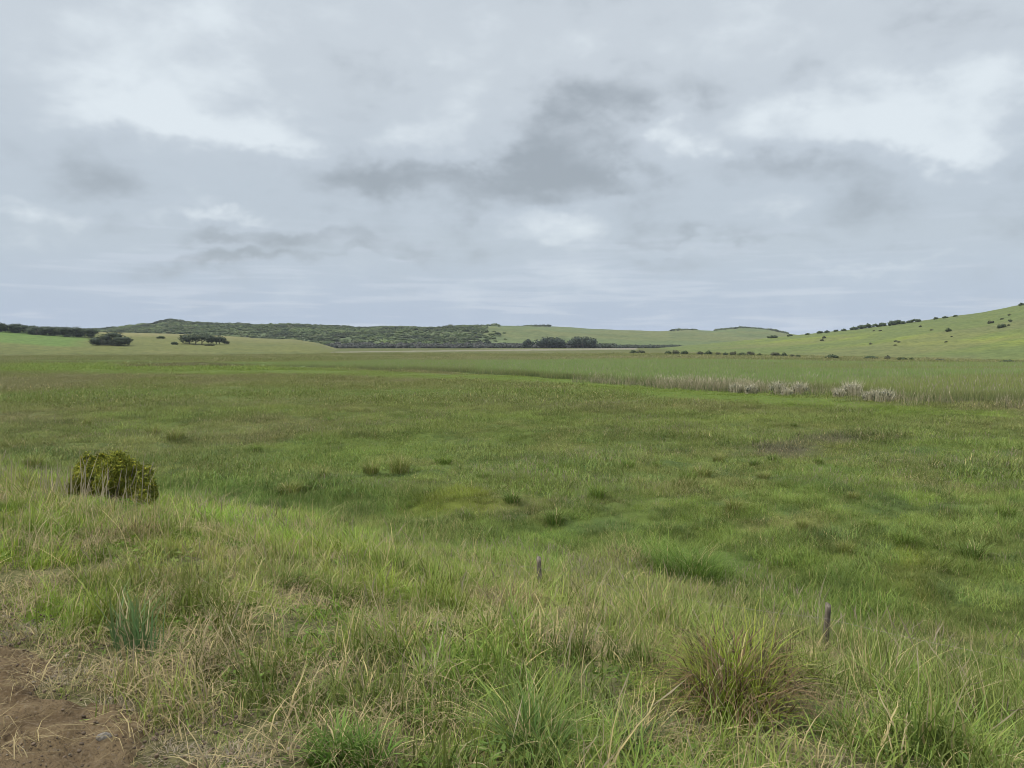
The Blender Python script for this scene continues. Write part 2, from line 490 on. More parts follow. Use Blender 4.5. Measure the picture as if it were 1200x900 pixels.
def ground_mat(name, k=.7, thatch=True, bump=.5, s1=3.0, bd=.1):
    m, nt = newmat(name)
    t = N(nt, 'ShaderNodeAttribute', attribute_name='tint', attribute_type='GEOMETRY').outputs['Color']
    th = N(nt, 'ShaderNodeAttribute', attribute_name='thatch', attribute_type='GEOMETRY').outputs['Fac']
    g = N(nt, 'ShaderNodeNewGeometry').outputs['Position']
    f1 = noise(nt, g, s1, 6, .7); f2 = noise(nt, g, s1 * 9, 5, .7); f3 = noise(nt, g, s1 * .12, 5, .65)
    c = mixrgb(nt, 1.0, t, (k, k, k), 'MULTIPLY')
    c = mixrgb(nt, mapr(nt, f1, .35, .7), c, mixrgb(nt, 1.0, c, (.6, .62, .6), 'MULTIPLY'))
    c = mixrgb(nt, mapr(nt, f3, .4, .7, 0, .4), c, mixrgb(nt, 1.0, c, (1.3, 1.2, 1.1), 'MULTIPLY'))
    soil = mixrgb(nt, mapr(nt, f2, .38, .62), (.035, .027, .018), (.15, .12, .07))
    c = mixrgb(nt, th, c, soil)
    p = N(nt, 'ShaderNodeBsdfPrincipled'); L(nt, c, p.inputs['Base Color']); p.inputs['Roughness'].default_value = .95
    p.inputs['Specular IOR Level'].default_value = .1
    bp = N(nt, 'ShaderNodeBump'); bp.inputs['Strength'].default_value = bump; bp.inputs['Distance'].default_value = bd
    L(nt, math_(nt, 'ADD', f1, math_(nt, 'MULTIPLY', f2, .3)), bp.inputs['Height']); L(nt, bp.outputs[0], p.inputs['Normal'])
    o = N(nt, 'ShaderNodeOutputMaterial'); L(nt, p.outputs[0], o.inputs[0])
    return m

# ------------------------------------------------------------------ scatter with geometry nodes (stuff only)
_vc = 0
def scatter(name, label, cat, x, y, z, variants, mat, tnt, dry, scale, tilt=.12, zscale=None, rz=None, vid=None):
    global _vc
    n = len(x)
    coll = bpy.data.collections.new(name + '_clumps')
    for i, me in enumerate(variants):
        me.materials.clear(); me.materials.append(mat)
        coll.objects.link(bpy.data.objects.new('clump_%03d_%02d' % (_vc, i), me))
    _vc += 1
    rot = np.stack([rng.normal(0, tilt, n), rng.normal(0, tilt, n), rng.random(n) * 2 * PI if rz is None else rz], 1)
    scl = np.stack([scale, scale, scale if zscale is None else scale * zscale], 1)
    t4 = np.concatenate([tnt, np.ones((n, 1))], 1)
    me = mesh_np(name, np.stack([x, y, z], 1), None, None, {
        'rot': ('FLOAT_VECTOR', rot), 'scl': ('FLOAT_VECTOR', scl), 'vid': ('INT', rng.integers(0, len(variants), n) if vid is None else vid),
        'tint': ('FLOAT_COLOR', t4), 'dry': ('FLOAT', dry)})
    o = obj(name, me, mat); tag(o, label, cat, None, 'stuff')
    ng = bpy.data.node_groups.new(name + '_nodes', 'GeometryNodeTree')
    ng.interface.new_socket('Geometry', in_out='INPUT', socket_type='NodeSocketGeometry')
    ng.interface.new_socket('Geometry', in_out='OUTPUT', socket_type='NodeSocketGeometry')
    gi = ng.nodes.new('NodeGroupInput'); go = ng.nodes.new('NodeGroupOutput')
    ip = ng.nodes.new('GeometryNodeInstanceOnPoints')
    ci = ng.nodes.new('GeometryNodeCollectionInfo'); ci.inputs['Collection'].default_value = coll
    ci.inputs['Separate Children'].default_value = True; ci.inputs['Reset Children'].default_value = True
    def na(nm, ty):
        q = ng.nodes.new('GeometryNodeInputNamedAttribute'); q.data_type = ty; q.inputs['Name'].default_value = nm
        return [s for s in q.outputs if s.enabled and s.name == 'Attribute'][0]
    e2r = ng.nodes.new('FunctionNodeEulerToRotation')
    ng.links.new(na('rot', 'FLOAT_VECTOR'), e2r.inputs[0])
    ng.links.new(gi.outputs[0], ip.inputs['Points']); ng.links.new(ci.outputs[0], ip.inputs['Instance'])
    ip.inputs['Pick Instance'].default_value = True
    ng.links.new(na('vid', 'INT'), ip.inputs['Instance Index'])
    ng.links.new(e2r.outputs[0], ip.inputs['Rotation']); ng.links.new(na('scl', 'FLOAT_VECTOR'), ip.inputs['Scale'])
    ng.links.new(ip.outputs[0], go.inputs[0])
    md = o.modifiers.new('scatter', 'NODES'); md.node_group = ng
    return o

def wedge(d0, d1, dens, mar=1.2, wid=.78):
    """random points between two depths of the view, with a margin at the sides"""
    A = (wid * (d1 ** 2 - d0 ** 2) + 2 * mar * (d1 - d0))
    n = int(A * dens)
    y = np.sqrt(d0 ** 2 + rng.random(n * 2) * (d1 ** 2 - d0 ** 2))
    x = (rng.random(n * 2) * 2 - 1) * (wid * y + mar)
    keep = rng.random(n * 2) < .5
    return x[keep], y[keep]

# ------------------------------------------------------------------ the setting
def grid_mesh(name, X, Y, Z, attrs):
    nu, nv = X.shape
    V = np.stack([X.ravel(), Y.ravel(), Z.ravel()], 1)
    i = np.arange(nu - 1)[:, None] * nv + np.arange(nv - 1)[None, :]
    i = i.ravel()
    return mesh_np(name, V, np.stack([i, i + nv, i + nv + 1, i + 1], 1), None, attrs, True)

# ground: rings round the camera, finer in front
r = np.exp(np.linspace(math.log(.25), math.log(3000), 600))
fa = np.linspace(-R(48), R(48), 480); ba = np.linspace(R(48), R(312), 70)[1:]
an = np.concatenate([fa, ba])
RR, AA = np.meshgrid(r, an, indexing='ij')
GX = RR * np.sin(AA); GY = RR * np.cos(AA)
GZ = zground(GX, GY)
gt, gd = tint(GX.ravel(), GY.ravel())
gd_ = np.hypot(GX, GY).ravel()
gs = sroad(GX, GY).ravel()
gt = mixc(gt, C_STRAW, gd * .35 * (1 - sst(9, 13, gs)))
thatch = np.clip(.7 * (1 - sst(9, 13, gs)), .12, 1) * (1 - sst(14, 40, gd_))
gt4 = np.concatenate([gt, np.ones((len(gt), 1))], 1)
ground = obj('ground', grid_mesh('ground', GX, GY, GZ, {'tint': ('FLOAT_COLOR', gt4), 'thatch': ('FLOAT', thatch)}), ground_mat('meadow_ground'))
tag(ground, 'green flat meadow ground running from the road bank to the far hills', 'ground', None, 'structure')

# left rise
a = np.linspace(-1.3, -.205, 160); yy = np.linspace(320, 1100, 120)
A_, Y_ = np.meshgrid(a, yy, indexing='ij'); X_ = A_ * Y_
Z_ = zleft(X_, Y_)
cc = colpx(X_, Y_).ravel(); yl = Y_.ravel(); xl = X_.ravel()
pyl = HOR + F * (CAMZ - Z_.ravel()) / yl
nb = fbm(xl * .02, yl * .02, 51, 4)
ct = np.broadcast_to(np.array([.15, .16, .055]), (len(cc), 3)).copy()
yg0 = hit(50, 404.5)[1]
ct = mixc(ct, np.array([.125, .19, .05]), (1 - sst(85, 125, cc + (nb - .5) * 40)) * sst(yg0 - 6, yg0 + 8, yl + (nb - .5) * 20))
tb_, _ = tint(xl, yl)
ct = mixc(tb_, ct, sst(365, 440, yl + (nb - .5) * 40))
straw = sst(490, 575, yl + (nb - .5) * 90) * sst(105, 150, cc) + .0
straw = np.maximum(straw, sst(560, 600, yl))
ct = mixc(ct, np.array([.235, .215, .10]), np.clip(straw, 0, 1) * (1 - .45 * sst(250, 290, cc)) * (.45 + .35 * sst(.4, .6, nb)))
ct = mixc(ct, np.array([.11, .13, .05]), sst(.55, .68, nb) * .5 * (cc > 250))
t4 = np.concatenate([ct, np.ones((len(ct), 1))], 1)
hl = obj('left_rise', grid_mesh('left_rise', X_, Y_, Z_, {'tint': ('FLOAT_COLOR', t4), 'thatch': ('FLOAT', np.zeros(len(ct)))}), ground_mat('rise_ground', .8, bump=.6, s1=.25, bd=1.0))
tag(hl, 'low straw coloured grassy rise behind the dark trees', 'hill', None, 'structure')

# right hill
a = np.linspace(.11, 1.6, 320); yy = np.linspace(225, 1150, 200)
A_, Y_ = np.meshgrid(a, yy, indexing='ij'); X_ = A_ * Y_
Z_ = zright(X_, Y_)
xr = X_.ravel(); yr_ = Y_.ravel(); zr = Z_.ravel(); cr = colpx(xr, yr_)
pr = HOR + F * (CAMZ - zr) / yr_
n1 = fbm(xr * .012, yr_ * .02, 55, 4); n2 = fbm(xr * .05, yr_ * .05, 56, 4)
ct = np.broadcast_to(np.array([.135, .165, .055]), (len(xr), 3)).copy()
hrel = np.clip((zr + 6) / 40, 0, 1)
yb = np.exp(-((zr - 0.5) / 3.2) ** 2) * sst(.36, .58, n1)
ct = mixc(ct, np.array([.21, .245, .045]), np.clip(yb, 0, 1) * .85)
ct = mixc(ct, np.array([.115, .15, .05]), sst(.52, .64, n2) * .55)
ct = mixc(ct, np.array([.16, .15, .075]), sst(.55, .7, n1) * .4)
t4 = np.concatenate([ct, np.ones((len(ct), 1))], 1)
hr = obj('grassy_hill', grid_mesh('grassy_hill', X_, Y_, Z_, {'tint': ('FLOAT_COLOR', t4), 'thatch': ('FLOAT', np.zeros(len(ct)))}), ground_mat('hill_ground', .88, bump=.8, s1=.3, bd=1.0))
tag(hr, 'grassy green hill sloping up on the right dotted with bushes', 'hill', None, 'structure')

# far hills
a = np.linspace(-1.3, .62, 460); yy = np.concatenate([np.linspace(680, 1550, 150), np.linspace(1570, 2400, 20)])
A_, Y_ = np.meshgrid(a, yy, indexing='ij'); X_ = A_ * Y_
Z_ = zfar(X_, Y_)
xf = X_.ravel(); yf = Y_.ravel(); cf = colpx(xf, yf)
n1 = fbm(xf * .008, yf * .006, 57, 4); n2 = fbm(xf * .03, yf * .02, 58, 4)
def scrubby(x, y):
    c = colpx(x, y)
    nn = fbm(x * .02, y * .012, 59, 4)
    return 1 - sst(552, 580, c + (nn - .5) * 90 + (fbm(x * .06, y * .04, 98, 2) - .5) * 30)
ct = np.broadcast_to(np.array([.115, .145, .06]), (len(xf), 3)).copy()
ct = mixc(ct, np.array([.145, .155, .065]), sst(.45, .62, n1) * .8)
ct = mixc(ct, np.array([.085, .115, .05]), sst(.52, .66, n2) * .5)
ct = mixc(ct, np.array([.095, .12, .055]), scrubby(xf, yf))
t4 = np.concatenate([ct, np.ones((len(ct), 1))], 1)
hf = obj('far_hills', grid_mesh('far_hills', X_, Y_, Z_, {'tint': ('FLOAT_COLOR', t4), 'thatch': ('FLOAT', np.zeros(len(ct)))}), ground_mat('far_hill_ground', .9, bump=.6, s1=.12, bd=2.0))
tag(hf, 'long low hills along the horizon, scrubby on one side and pasture on the other', 'hill', None, 'structure')

# dirt road edge (s, t) grid along the bank top
ts = np.concatenate([np.linspace(-60, -6.5, 70), np.arange(-6.4, .6, .022), np.linspace(.7, 40, 60)])
ss = np.concatenate([np.linspace(-5, .2, 24), np.arange(.22, 1.0001, .022)])
S0, T0 = np.meshgrid(ss, ts, indexing='ij')
edge = 1.55 + (fbm(T0 * 2.2, T0 * 0 + 3.3, 61, 4) - .5) * .7
S_ = np.where(S0 > .2, .2 + (S0 - .2) / .8 * (edge - .2), S0)
DX = .6 * S_ + .8 * T0; DY = .8 * S_ - .6 * T0
crumb = np.maximum(fbm(DX * 24, DY * 24, 67, 2) - .48, 0) * .07 + np.maximum(fbm(DX * 6, DY * 6, 66, 3) - .5, 0) * .16 + np.maximum(fbm(DX * 14, DY * 14, 62, 3) - .45, 0) * .12 + np.maximum(fbm(DX * 45, DY * 45, 63, 2) - .5, 0) * .05 + (fbm(DX * 3, DY * 3, 64, 2) - .5) * .03
DZ = zground(DX, DY) + .02 + crumb * (.4 + .6 * (S_ > -1)) - .06 * sst(.93, 1.0, S0)
md_, nt = newmat('brown_dirt')
g = N(nt, 'ShaderNodeNewGeometry').outputs['Position']
f1 = noise(nt, g, 5, 6, .65); f2 = noise(nt, g, 60, 5, .7); f3 = noise(nt, g, 1.2, 3)
c = mixrgb(nt, mapr(nt, f1, .35, .65), (.125, .086, .048), (.215, .155, .088))
c = mixrgb(nt, mapr(nt, f2, .52, .68, 0, .9), c, (.22, .17, .115))
c = mixrgb(nt, mapr(nt, f2, .46, .34, 0, .9), c, (.06, .043, .03))
p = N(nt, 'ShaderNodeBsdfPrincipled'); L(nt, c, p.inputs['Base Color']); p.inputs['Roughness'].default_value = .95; p.inputs['Specular IOR Level'].default_value = .1
bp = N(nt, 'ShaderNodeBump'); bp.inputs['Strength'].default_value = 1.0; bp.inputs['Distance'].default_value = .03
L(nt, f2, bp.inputs['Height']); L(nt, bp.outputs[0], p.inputs['Normal'])
o_ = N(nt, 'ShaderNodeOutputMaterial'); L(nt, p.outputs[0], o_.inputs[0])
road = obj('dirt_road', grid_mesh('dirt_road', DX, DY, DZ, {}), md_)
tag(road, 'bare brown crumbly edge of a dirt road', 'road', None, 'structure')

# ------------------------------------------------------------------ grass clumps
def fine_clump(n, r, h0, h1, w0, w1, lean0, lean1, heads=0, nseg=3, wind=.35, laid=0.0):
    a = Acc()
    h = h0 + (h1 - h0) * rng.random(n) ** 1.3
    az = rng.random(n) * 2 * PI
    az = np.where(rng.random(n) < wind, rng.normal(0.2, .6, n), az)
    lean = lean0 + (lean1 - lean0) * rng.random(n)
    lay = rng.random(n) < laid
    lean = np.where(lay, 1.2 + .5 * rng.random(n), lean)
    blades(a, disc(n, r), az, h, w0 + (w1 - w0) * rng.random(n), lean, nseg)
    if heads:
        hh = h1 * (1.05 + .5 * rng.random(heads))
        blades(a, disc(heads, r), rng.normal(.3, .9, heads), hh, np.full(heads, w0 * .55), .05 + .4 * rng.random(heads) ** 2, 7,
               head=np.where(rng.random(heads) < .75, w1 * (.35 + .35 * rng.random(heads)), 0), droop=.1, dryv=rng.random(heads) * .45)
    return a.mesh('clump')

GM = grass_mat('grass_blades')
GM_PURP = grass_mat('grass_with_seed_heads', head=(.27, .225, .165))
GM_MEA = grass_mat('open_meadow_blades', vary=.4, head=(.27, .225, .16))
GM_FAR = grass_mat('far_grass_blades', vary=.3, head=(.24, .2, .14))
REEDM = grass_mat('reed_blades', vary=.35, head=(.3, .26, .19))

def clean(x, y):
    s = sroad(x, y)
    return s

CLEAR = []                              # trodden and grazed places: (x, y, half width, depth)
for (px, py, hw, dp) in [(133, 590, .95, 1.7), (968, 775, .25, 1.3), (632, 690, .22, 1.6), (806, 672, .8, 1.2), (872, 838, .4, .5), (410, 897, .25, .3), (148, 765, .25, .5)]:
    q = hit(px, py, fn=zground); CLEAR.append((q[0], q[1], hw, dp))
def grazed(x, y):
    f = np.ones(len(x))
    for (X, Y, hw, dp) in CLEAR:
        m = (np.abs(x - X * y / Y) < hw) & (y > Y - dp) & (y < Y + .3)
        f = np.where(m, np.minimum(f, .45), f)
    return f

def tufty(t, x, y, f=2.6, amp=.42):
    n = fbm(x * f, y * f, 88, 2)
    return t * (1 + amp * 2 * (sst(.25, .75, n) - .5))[:, None]

# near bank
near_v = [fine_clump(46, .13, .03, .13, .0032, .0075, .15, 1.0, 0, 4, .3, .15) for _ in range(8)] + [fine_clump(40, .12, .05, .2, .0032, .008, .15, .9, 0, 4, .3, .12) for _ in range(5)] + [fine_clump(36, .08, .1, .3, .003, .0085, .1, .85, 1, 4, .35, .1) for _ in range(3)]
x, y = wedge(1.6, 9.5, 105, 1.6)
s = clean(x, y)
e = 1.42 + (fbm(x * 1.7, y * 1.7, 71, 3) - .5) * .7
gap = fbm(x * 2.2, y * 2.2, 72, 3)
k = (s > e) & (rng.random(len(x)) < sst(0, .3, s - e) * .9 + .1) & (rng.random(len(x)) < 1.1 - 1.1 * sst(.46, .66, gap)) & (s < 12.5)
x, y, s, e = x[k], y[k], s[k], e[k]
t, dr = tint(x, y)
t = tufty(t, x, y)
rt_ = sst(1.5, 5.0, .8 * x - .6 * y + 6.5)
sc = (.55 + .12 * rt_ + .4 * fbm(x * .7, y * .7, 73, 3) + .6 * sst(.45, .75, fbm(x * 2.6, y * 2.6, 89, 2)) + .3 * rng.random(len(x))) * (.42 + .58 * sst(0, .7, s - e)) * (1 + .3 * sst(3, 7, s)) * grazed(x, y)
scatter('bank_grass', 'fine green and straw grass covering the road bank up close', 'grass', x, y, zground(x, y) - .01, near_v, GM, t, dr, sc, .14)

# dead thatch on the bank and at the road edge
def thatch_clump(n, r, l0, l1, w):
    a = Acc()
    b = disc(n, r); b[:, 2] = rng.random(n) * .035
    blades(a, b, rng.random(n) * 2 * PI, l0 + (l1 - l0) * rng.random(n), w * (.6 + .8 * rng.random(n)), 1.0 + .5 * rng.random(n), 3, dryv=np.zeros(n))
    return a.mesh('thatch')
th_v = [thatch_clump(40, .16, .06, .2, .004) for _ in range(6)]
THM = grass_mat('dead_thatch', straw_a=(.43, .345, .17), straw_b=(.16, .125, .08))
x, y = wedge(1.6, 10, 46, 1.5)
s = clean(x, y)
g1 = fbm(x * 1.4 + 7, y * 1.4, 75, 3)
lt = 1 - sst(-3.0, -2.0, .8 * x - .6 * y)
prob = .75 * np.exp(-((s - 1.56) / .17) ** 2) * (.2 + .8 * lt) + .3 * sst(.48, .64, g1) * (s > 1.6) + .07 * (s > 1.6) + .07 * (s > .5) + .16 * (s > .95) * sst(.4, .6, g1)
k = rng.random(len(x)) < prob
x, y, s = x[k], y[k], s[k]
t, dr = tint(x, y)
scatter('dead_thatch', 'flattened straw and grey dead grass along the dirt edge and bank', 'dead grass', x, y, zground(x, y) + .012, th_v, THM, t, np.full(len(x), .93), .6 + .8 * rng.random(len(x)), .12)

# small broad leaves low in the turf
def leaf_clump(n, r, size):
    a = Acc(); b = disc(n, r); b[:, 2] = .01 + .05 * rng.random(n)
    cards(a, b, np.tile([0, 0, 1.0], (n, 1)), size, .45, None, 1.5, .35)
    return a.mesh('leaves')
lf_v = [leaf_clump(26, .11, .007 + .003 * (i % 3)) for i in range(6)]
x, y = wedge(1.6, 11, 34, 1.5)
s = clean(x, y); k = (s > 1.5) & (rng.random(len(x)) < .1 + .9 * sst(.46, .62, fbm(x * 1.3 + 9, y * 1.3, 74, 3))); x, y = x[k], y[k]
t, dr = tint(x, y)
scatter('turf_leaves', 'small broad green leaves low among the bank grass', 'ground cover', x, y, zground(x, y) + .01, lf_v, leaf_mat('turf_leaf', (.1, .1, .1), (.1, .1, .1), inst=True, transl=.25), t * np.array([.75, .85, .85]), np.zeros(len(x)), .7 + .8 * rng.random(len(x)), .2)

# long bent stalks of dry grass on the bank
def stalk_clump(n, r):
    a = Acc()
    h = .3 + .45 * rng.random(n)
    blades(a, disc(n, r), rng.normal(.1, 1.4, n), h, np.full(n, .0036), .1 + 1.0 * rng.random(n) ** 1.6, 5, dryv=np.zeros(n) + .02, taper=.35)
    return a.mesh('stalks')
st_v = [stalk_clump(5, .1) for _ in range(8)]
x, y = wedge(2.6, 13.5, 11, 1.0)
s = clean(x, y)
k = (s > 2.2) & (s < 12.4) & (rng.random(len(x)) < (.05 + .6 * sst(.5, .66, fbm(x * .9, y * .9, 76, 3))) * (1 - .5 * sst(0, 4, .8 * x - .6 * y + 5)))
x, y = x[k], y[k]; t, dr = tint(x, y)
scatter('dry_stalks', 'pale dry grass stalks standing bent among the bank grass', 'dry grass', x, y, zground(x, y) - .01, st_v, GM, t, np.full(len(x), .85), .6 + .6 * rng.random(len(x)), .1)

# lower bank and near meadow
mid_v = [fine_clump(84, .3, .06, .27, .0045, .010, .25, 1.05, 3 if i % 2 else 0, 3, .3, .22) for i in range(10)]
x, y = wedge(8.5, 24, 34, 1.6)
t, dr = tint(x, y); s = clean(x, y)
lump = fbm(x * .55, y * .55, 77, 4)
tall = (1 - sst(11.5, 13.5, s))
lump2 = fbm(x * 1.5, y * 1.5, 99, 2)
sc = (.5 + .5 * sst(.38, .68, lump) ** 1.3 + .55 * sst(.5, .8, lump2) + .2 * rng.random(len(x)) + .05 * tall + .2 * np.exp(-((s - 13.4) / .9) ** 2)) * grazed(x, y)
hp = fbm(x * .3 + 4, y * .3, 82, 3)
vid = 2 * rng.integers(0, 5, len(x)) + (rng.random(len(x)) < sst(.5, .62, hp) * .8)
t = tufty(t, x, y, 1.5, .35) * (1.1 + .25 * sst(.5, .75, lump2))[:, None]
t = mixc(t, t * np.array([.78, .85, .82]), sst(.55, .72, lump) * .6)
k = rng.random(len(x)) < .6 + .5 * sst(.3, .5, lump)
scatter('meadow_grass', 'long lush green grass at the foot of the bank', 'grass', x[k], y[k], (zground(x, y) - .02)[k], mid_v, GM_PURP, t[k], dr[k], sc[k], .18, vid=vid[k])

# meadow
mea_v = [fine_clump(150, .75, .06, .26, .009, .019, .25, 1.1, 4 if i % 2 else 0, 2, .3, .25) for i in range(10)]
x, y = wedge(22, 62, 7.0, 2.5)
t, dr = tint(x, y)
lump = fbm(x * .35, y * .35, 78, 4)
lump2 = fbm(x * .8, y * .8, 99, 2)
sc = .55 + .55 * sst(.4, .75, lump) + .6 * sst(.52, .8, lump2) + .2 * rng.random(len(x))
hp = fbm(x * .12 + 4, y * .12, 86, 3); vid = 2 * rng.integers(0, 5, len(x)) + (rng.random(len(x)) < .15 + .7 * sst(.5, .62, hp))
t = mixc(t, t * np.array([.8, .86, .84]), sst(.55, .72, lump) * .6)
scatter('open_meadow_grass', 'olive and green meadow grass spreading across the middle flat', 'grass', x, y, zground(x, y) - .03, mea_v, GM_MEA, tufty(t, x, y, .8, .22) * (1.12 + .25 * sst(.5, .75, lump2))[:, None], dr * .6, sc, .12, vid=vid)
far_v = [fine_clump(150, 2.0, .08, .32, .026, .05, .25, 1.0, 5 if i % 2 else 0, 2, .4, .15) for i in range(8)]
x, y = wedge(58, 165, .85, 4)
k = ~inpoly(REED, x, y); x, y = x[k], y[k]
t, dr = tint(x, y)
lump = fbm(x * .12, y * .12, 79, 4)
sc = .6 + .8 * sst(.35, .75, lump) + .2 * rng.random(len(x))
lush = np.maximum(inpoly(LUSH[0], x, y), inpoly(LUSH[1], x, y)); sc = np.where(lush, sc * .6, sc)
scatter('distant_meadow_grass', 'brownish olive meadow grass in front of the reed flat', 'grass', x, y, zground(x, y) - .04, far_v, GM_FAR, t * 1.15, dr * .6, sc, .08, vid=2 * rng.integers(0, 4, len(x)) + (rng.random(len(x)) < .35))
vf_v = [fine_clump(130, 5, .15, .5, .09, .17, .2, .8, 0, 2, .4, .1) for i in range(6)]
x, y = wedge(160, 430, .11, 8)
k = ~inpoly(REED, x, y) & (zground(x, y) >= np.maximum(zleft(x, y), zright(x, y)) - .3); x, y = x[k], y[k]
t, dr = tint(x, y)
scatter('far_flat_grass', 'long bands of grass on the far flat below the hills', 'grass', x, y, zground(x, y) - .05, vf_v, GM_FAR, t * 1.35, dr * .4, .6 + .7 * rng.random(len(x)), .05)

# reed flat
rd_v = [fine_clump(120, 1.7, .75, 1.25, .03, .06, .05, .35, 2, 2, .5) for i in range(8)]
ext = REED
n = 30000
x = ext[:, 0].min() + rng.random(n * 4) * np.ptp(ext[:, 0]); y = ext[:, 1].min() + rng.random(n * 4) * np.ptp(ext[:, 1])
k = inpoly(REED, x, y) & (np.abs(x) < .8 * y + 10)
x, y = x[k], y[k]
kk = rng.random(len(x)) < np.clip(14000 / max(len(x), 1) * np.clip(150 / y, .5, 3), 0, 1)
x, y = x[kk], y[kk]
t, dr = tint(x, y)
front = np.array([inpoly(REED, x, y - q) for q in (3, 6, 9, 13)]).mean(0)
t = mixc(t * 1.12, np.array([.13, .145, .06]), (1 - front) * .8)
clr = colpx(x, y)
tallr = sst(250, 500, clr)
scatter('reed_bed', 'dense mid green reed bed across the flat below the right hill', 'reeds', x, y, zground(x, y) - .05, rd_v, REEDM, t, .03 + .1 * dr, (.36 + .5 * tallr) * (.8 + .4 * rng.random(len(x))), .05)

# pale dry reeds along the near edge of the reed bed
dry_edge = [hit(px, py) for px, py in [(690, 449), (760, 453), (800, 456), (850, 459), (900, 461), (960, 464), (1020, 467), (1060, 470), (1100, 477), (1150, 478), (1200, 480)]]
n = 1500
u = rng.random(n) * (len(dry_edge) - 1); i0 = u.astype(int); f = (u - i0)[:, None]
de = np.array([q[:2] for q in dry_edge]); pp = de[i0] * (1 - f) + de[np.minimum(i0 + 1, len(de) - 1)] * f
pp[:, 1] += rng.gamma(1.5, 3.0, n); pp[:, 0] += rng.normal(0, 1.5, n)
x, y = pp[:, 0], pp[:, 1]; w_ = fbm(x * .15, y * .3, 81, 3)
cx_ = colpx(x, y)
k = rng.random(n) < np.clip(.08 + 1.2 * np.exp(-((cx_ - 840) / 60) ** 2) * sst(.35, .6, w_) + .25 * (cx_ < 900) * sst(.4, .6, w_), 0, 1)
k &= rng.random(n) < .9
x, y = x[k], y[k]
ds_v = [fine_clump(46, .9, .5, 1.15, .02, .045, .05, .5, 4, 3, .5) for i in range(5)]
scatter('dry_reeds', 'pale grey dead reeds along the edge of the reed bed', 'dry reeds', x, y, zground(x, y) - .05, ds_v, grass_mat('dead_reed_blades', straw_a=(.40, .34, .21), straw_b=(.25, .215, .15), head=(.44, .385, .27)), np.tile([.1, .13, .05], (len(x), 1)), np.full(len(x), .5), .7 + .4 * rng.random(len(x)), .06)

# ------------------------------------------------------------------ far scrub (reads as one mass)
def bush_mesh(n=90, size=.16, core=.8, lob=5, name='bush'):
    a = Acc(); lb = []
    for i in range(lob):
        an_ = 2 * PI * i / lob + rng.random(); q = .32 if i else 0
        rr = .38 + .2 * rng.random()
        lb.append((q * math.cos(an_), q * math.sin(an_), .25 + .25 * rng.random(), rr, rr, rr * (.75 + .3 * rng.random())))
    crown(a, lb, n, size, core)
    return a.mesh(name)
sb_v = [bush_mesh(110, .17) for _ in range(6)]
n = 60000
ca = -1.2 + rng.random(n) * 1.82; yv = 700 + np.sqrt(rng.random(n)) * 640
xv = ca * yv
cv = colpx(xv, yv)
clear = fbm(xv * .014, yv * .009, 83, 4)
sk = (cv > 596) & (cv < 642) & (yv > 1240) | (cv > 785) & (cv < 818) & (yv > 1270) | (cv > 838) & (cv < 925) & (yv > 1240)
k = ((rng.random(n) < scrubby(xv, yv)) & (rng.random(n) < 1 - .35 * sst(.5, .62, clear)) & (rng.random(n) < .9) & (cv > -150)) 
xv1, yv1 = xv[k], yv[k]
# skyline scrub on the pasture side
m = 900; c2 = np.concatenate([598 + rng.random(m // 3) * 46, 786 + rng.random(m // 6) * 30, 838 + rng.random(m // 2) * 84]); y2 = 1490 + rng.normal(0, 28, len(c2)); x2 = (c2 - 600) / F * y2
xs = np.concatenate([xv1, x2]); ys = np.concatenate([yv1, y2])
nn = fbm(xs * .02, ys * .014, 84, 4); n5 = rng.random(len(xs))
tb = np.broadcast_to(np.array([.075, .10, .042]), (len(xs), 3)).copy()
tb = mixc(tb, np.array([.115, .145, .062]), sst(.44, .6, nn) * .9)
tb = mixc(tb, np.array([.05, .07, .036]), (n5 < .22) * .8)
tb = mixc(tb, np.array([.13, .135, .085]), (n5 > .9) * .7)
scatter('hill_scrub', 'dark green coastal scrub covering the far hills', 'scrub', xs, ys, zfar(xs, ys) - .3, sb_v, leaf_mat('scrub_leaves', (.05, .07, .03), (.09, .11, .04), inst=True), tb * (np.array([.92, .95, .75]) * (1 + .9 * (fbm(xs * .03, ys * .02, 97, 3) - .5) * 2)[:, None]), np.zeros(len(xs)), 2.2 + 1.6 * rng.random(len(xs)) + 3.6 * rng.random(len(xs)) ** 6, .1, zscale=.62)
# grey thicket along the foot of the hills
n = 2600
cv = 385 + rng.random(n) * 410; yv = 702 + rng.gamma(1.6, 16, n) + np.where(cv > 560, 25, 0); yv = np.minimum(yv, 790)
xv = (cv - 600) / F * yv
zz = np.maximum(zground(xv, yv), zfar(xv, yv))
k = rng.random(n) < np.where(cv > 745, .45, 1.0); xv, yv, zz, cv = xv[k], yv[k], zz[k], cv[k]
tb = np.broadcast_to(np.array([.08, .08, .07]), (len(xv), 3)).copy(); tb = mixc(tb, np.array([.05, .06, .045]), rng.random(len(xv)) < .35)
tb = mixc(tb, np.array([.055, .075, .04]), (cv > 700) * .6)
scatter('grey_thicket', 'grey leafless thicket along the foot of the far hills', 'thicket', xv, yv, zz - .3, sb_v, leaf_mat('thicket_twigs', (.08, .08, .08), (.1, .1, .1), inst=True), tb, np.zeros(len(xv)), (3.2 + 2.4 * rng.random(len(xv))) * np.where(cv > 720, .75, 1), .1, zscale=.85)

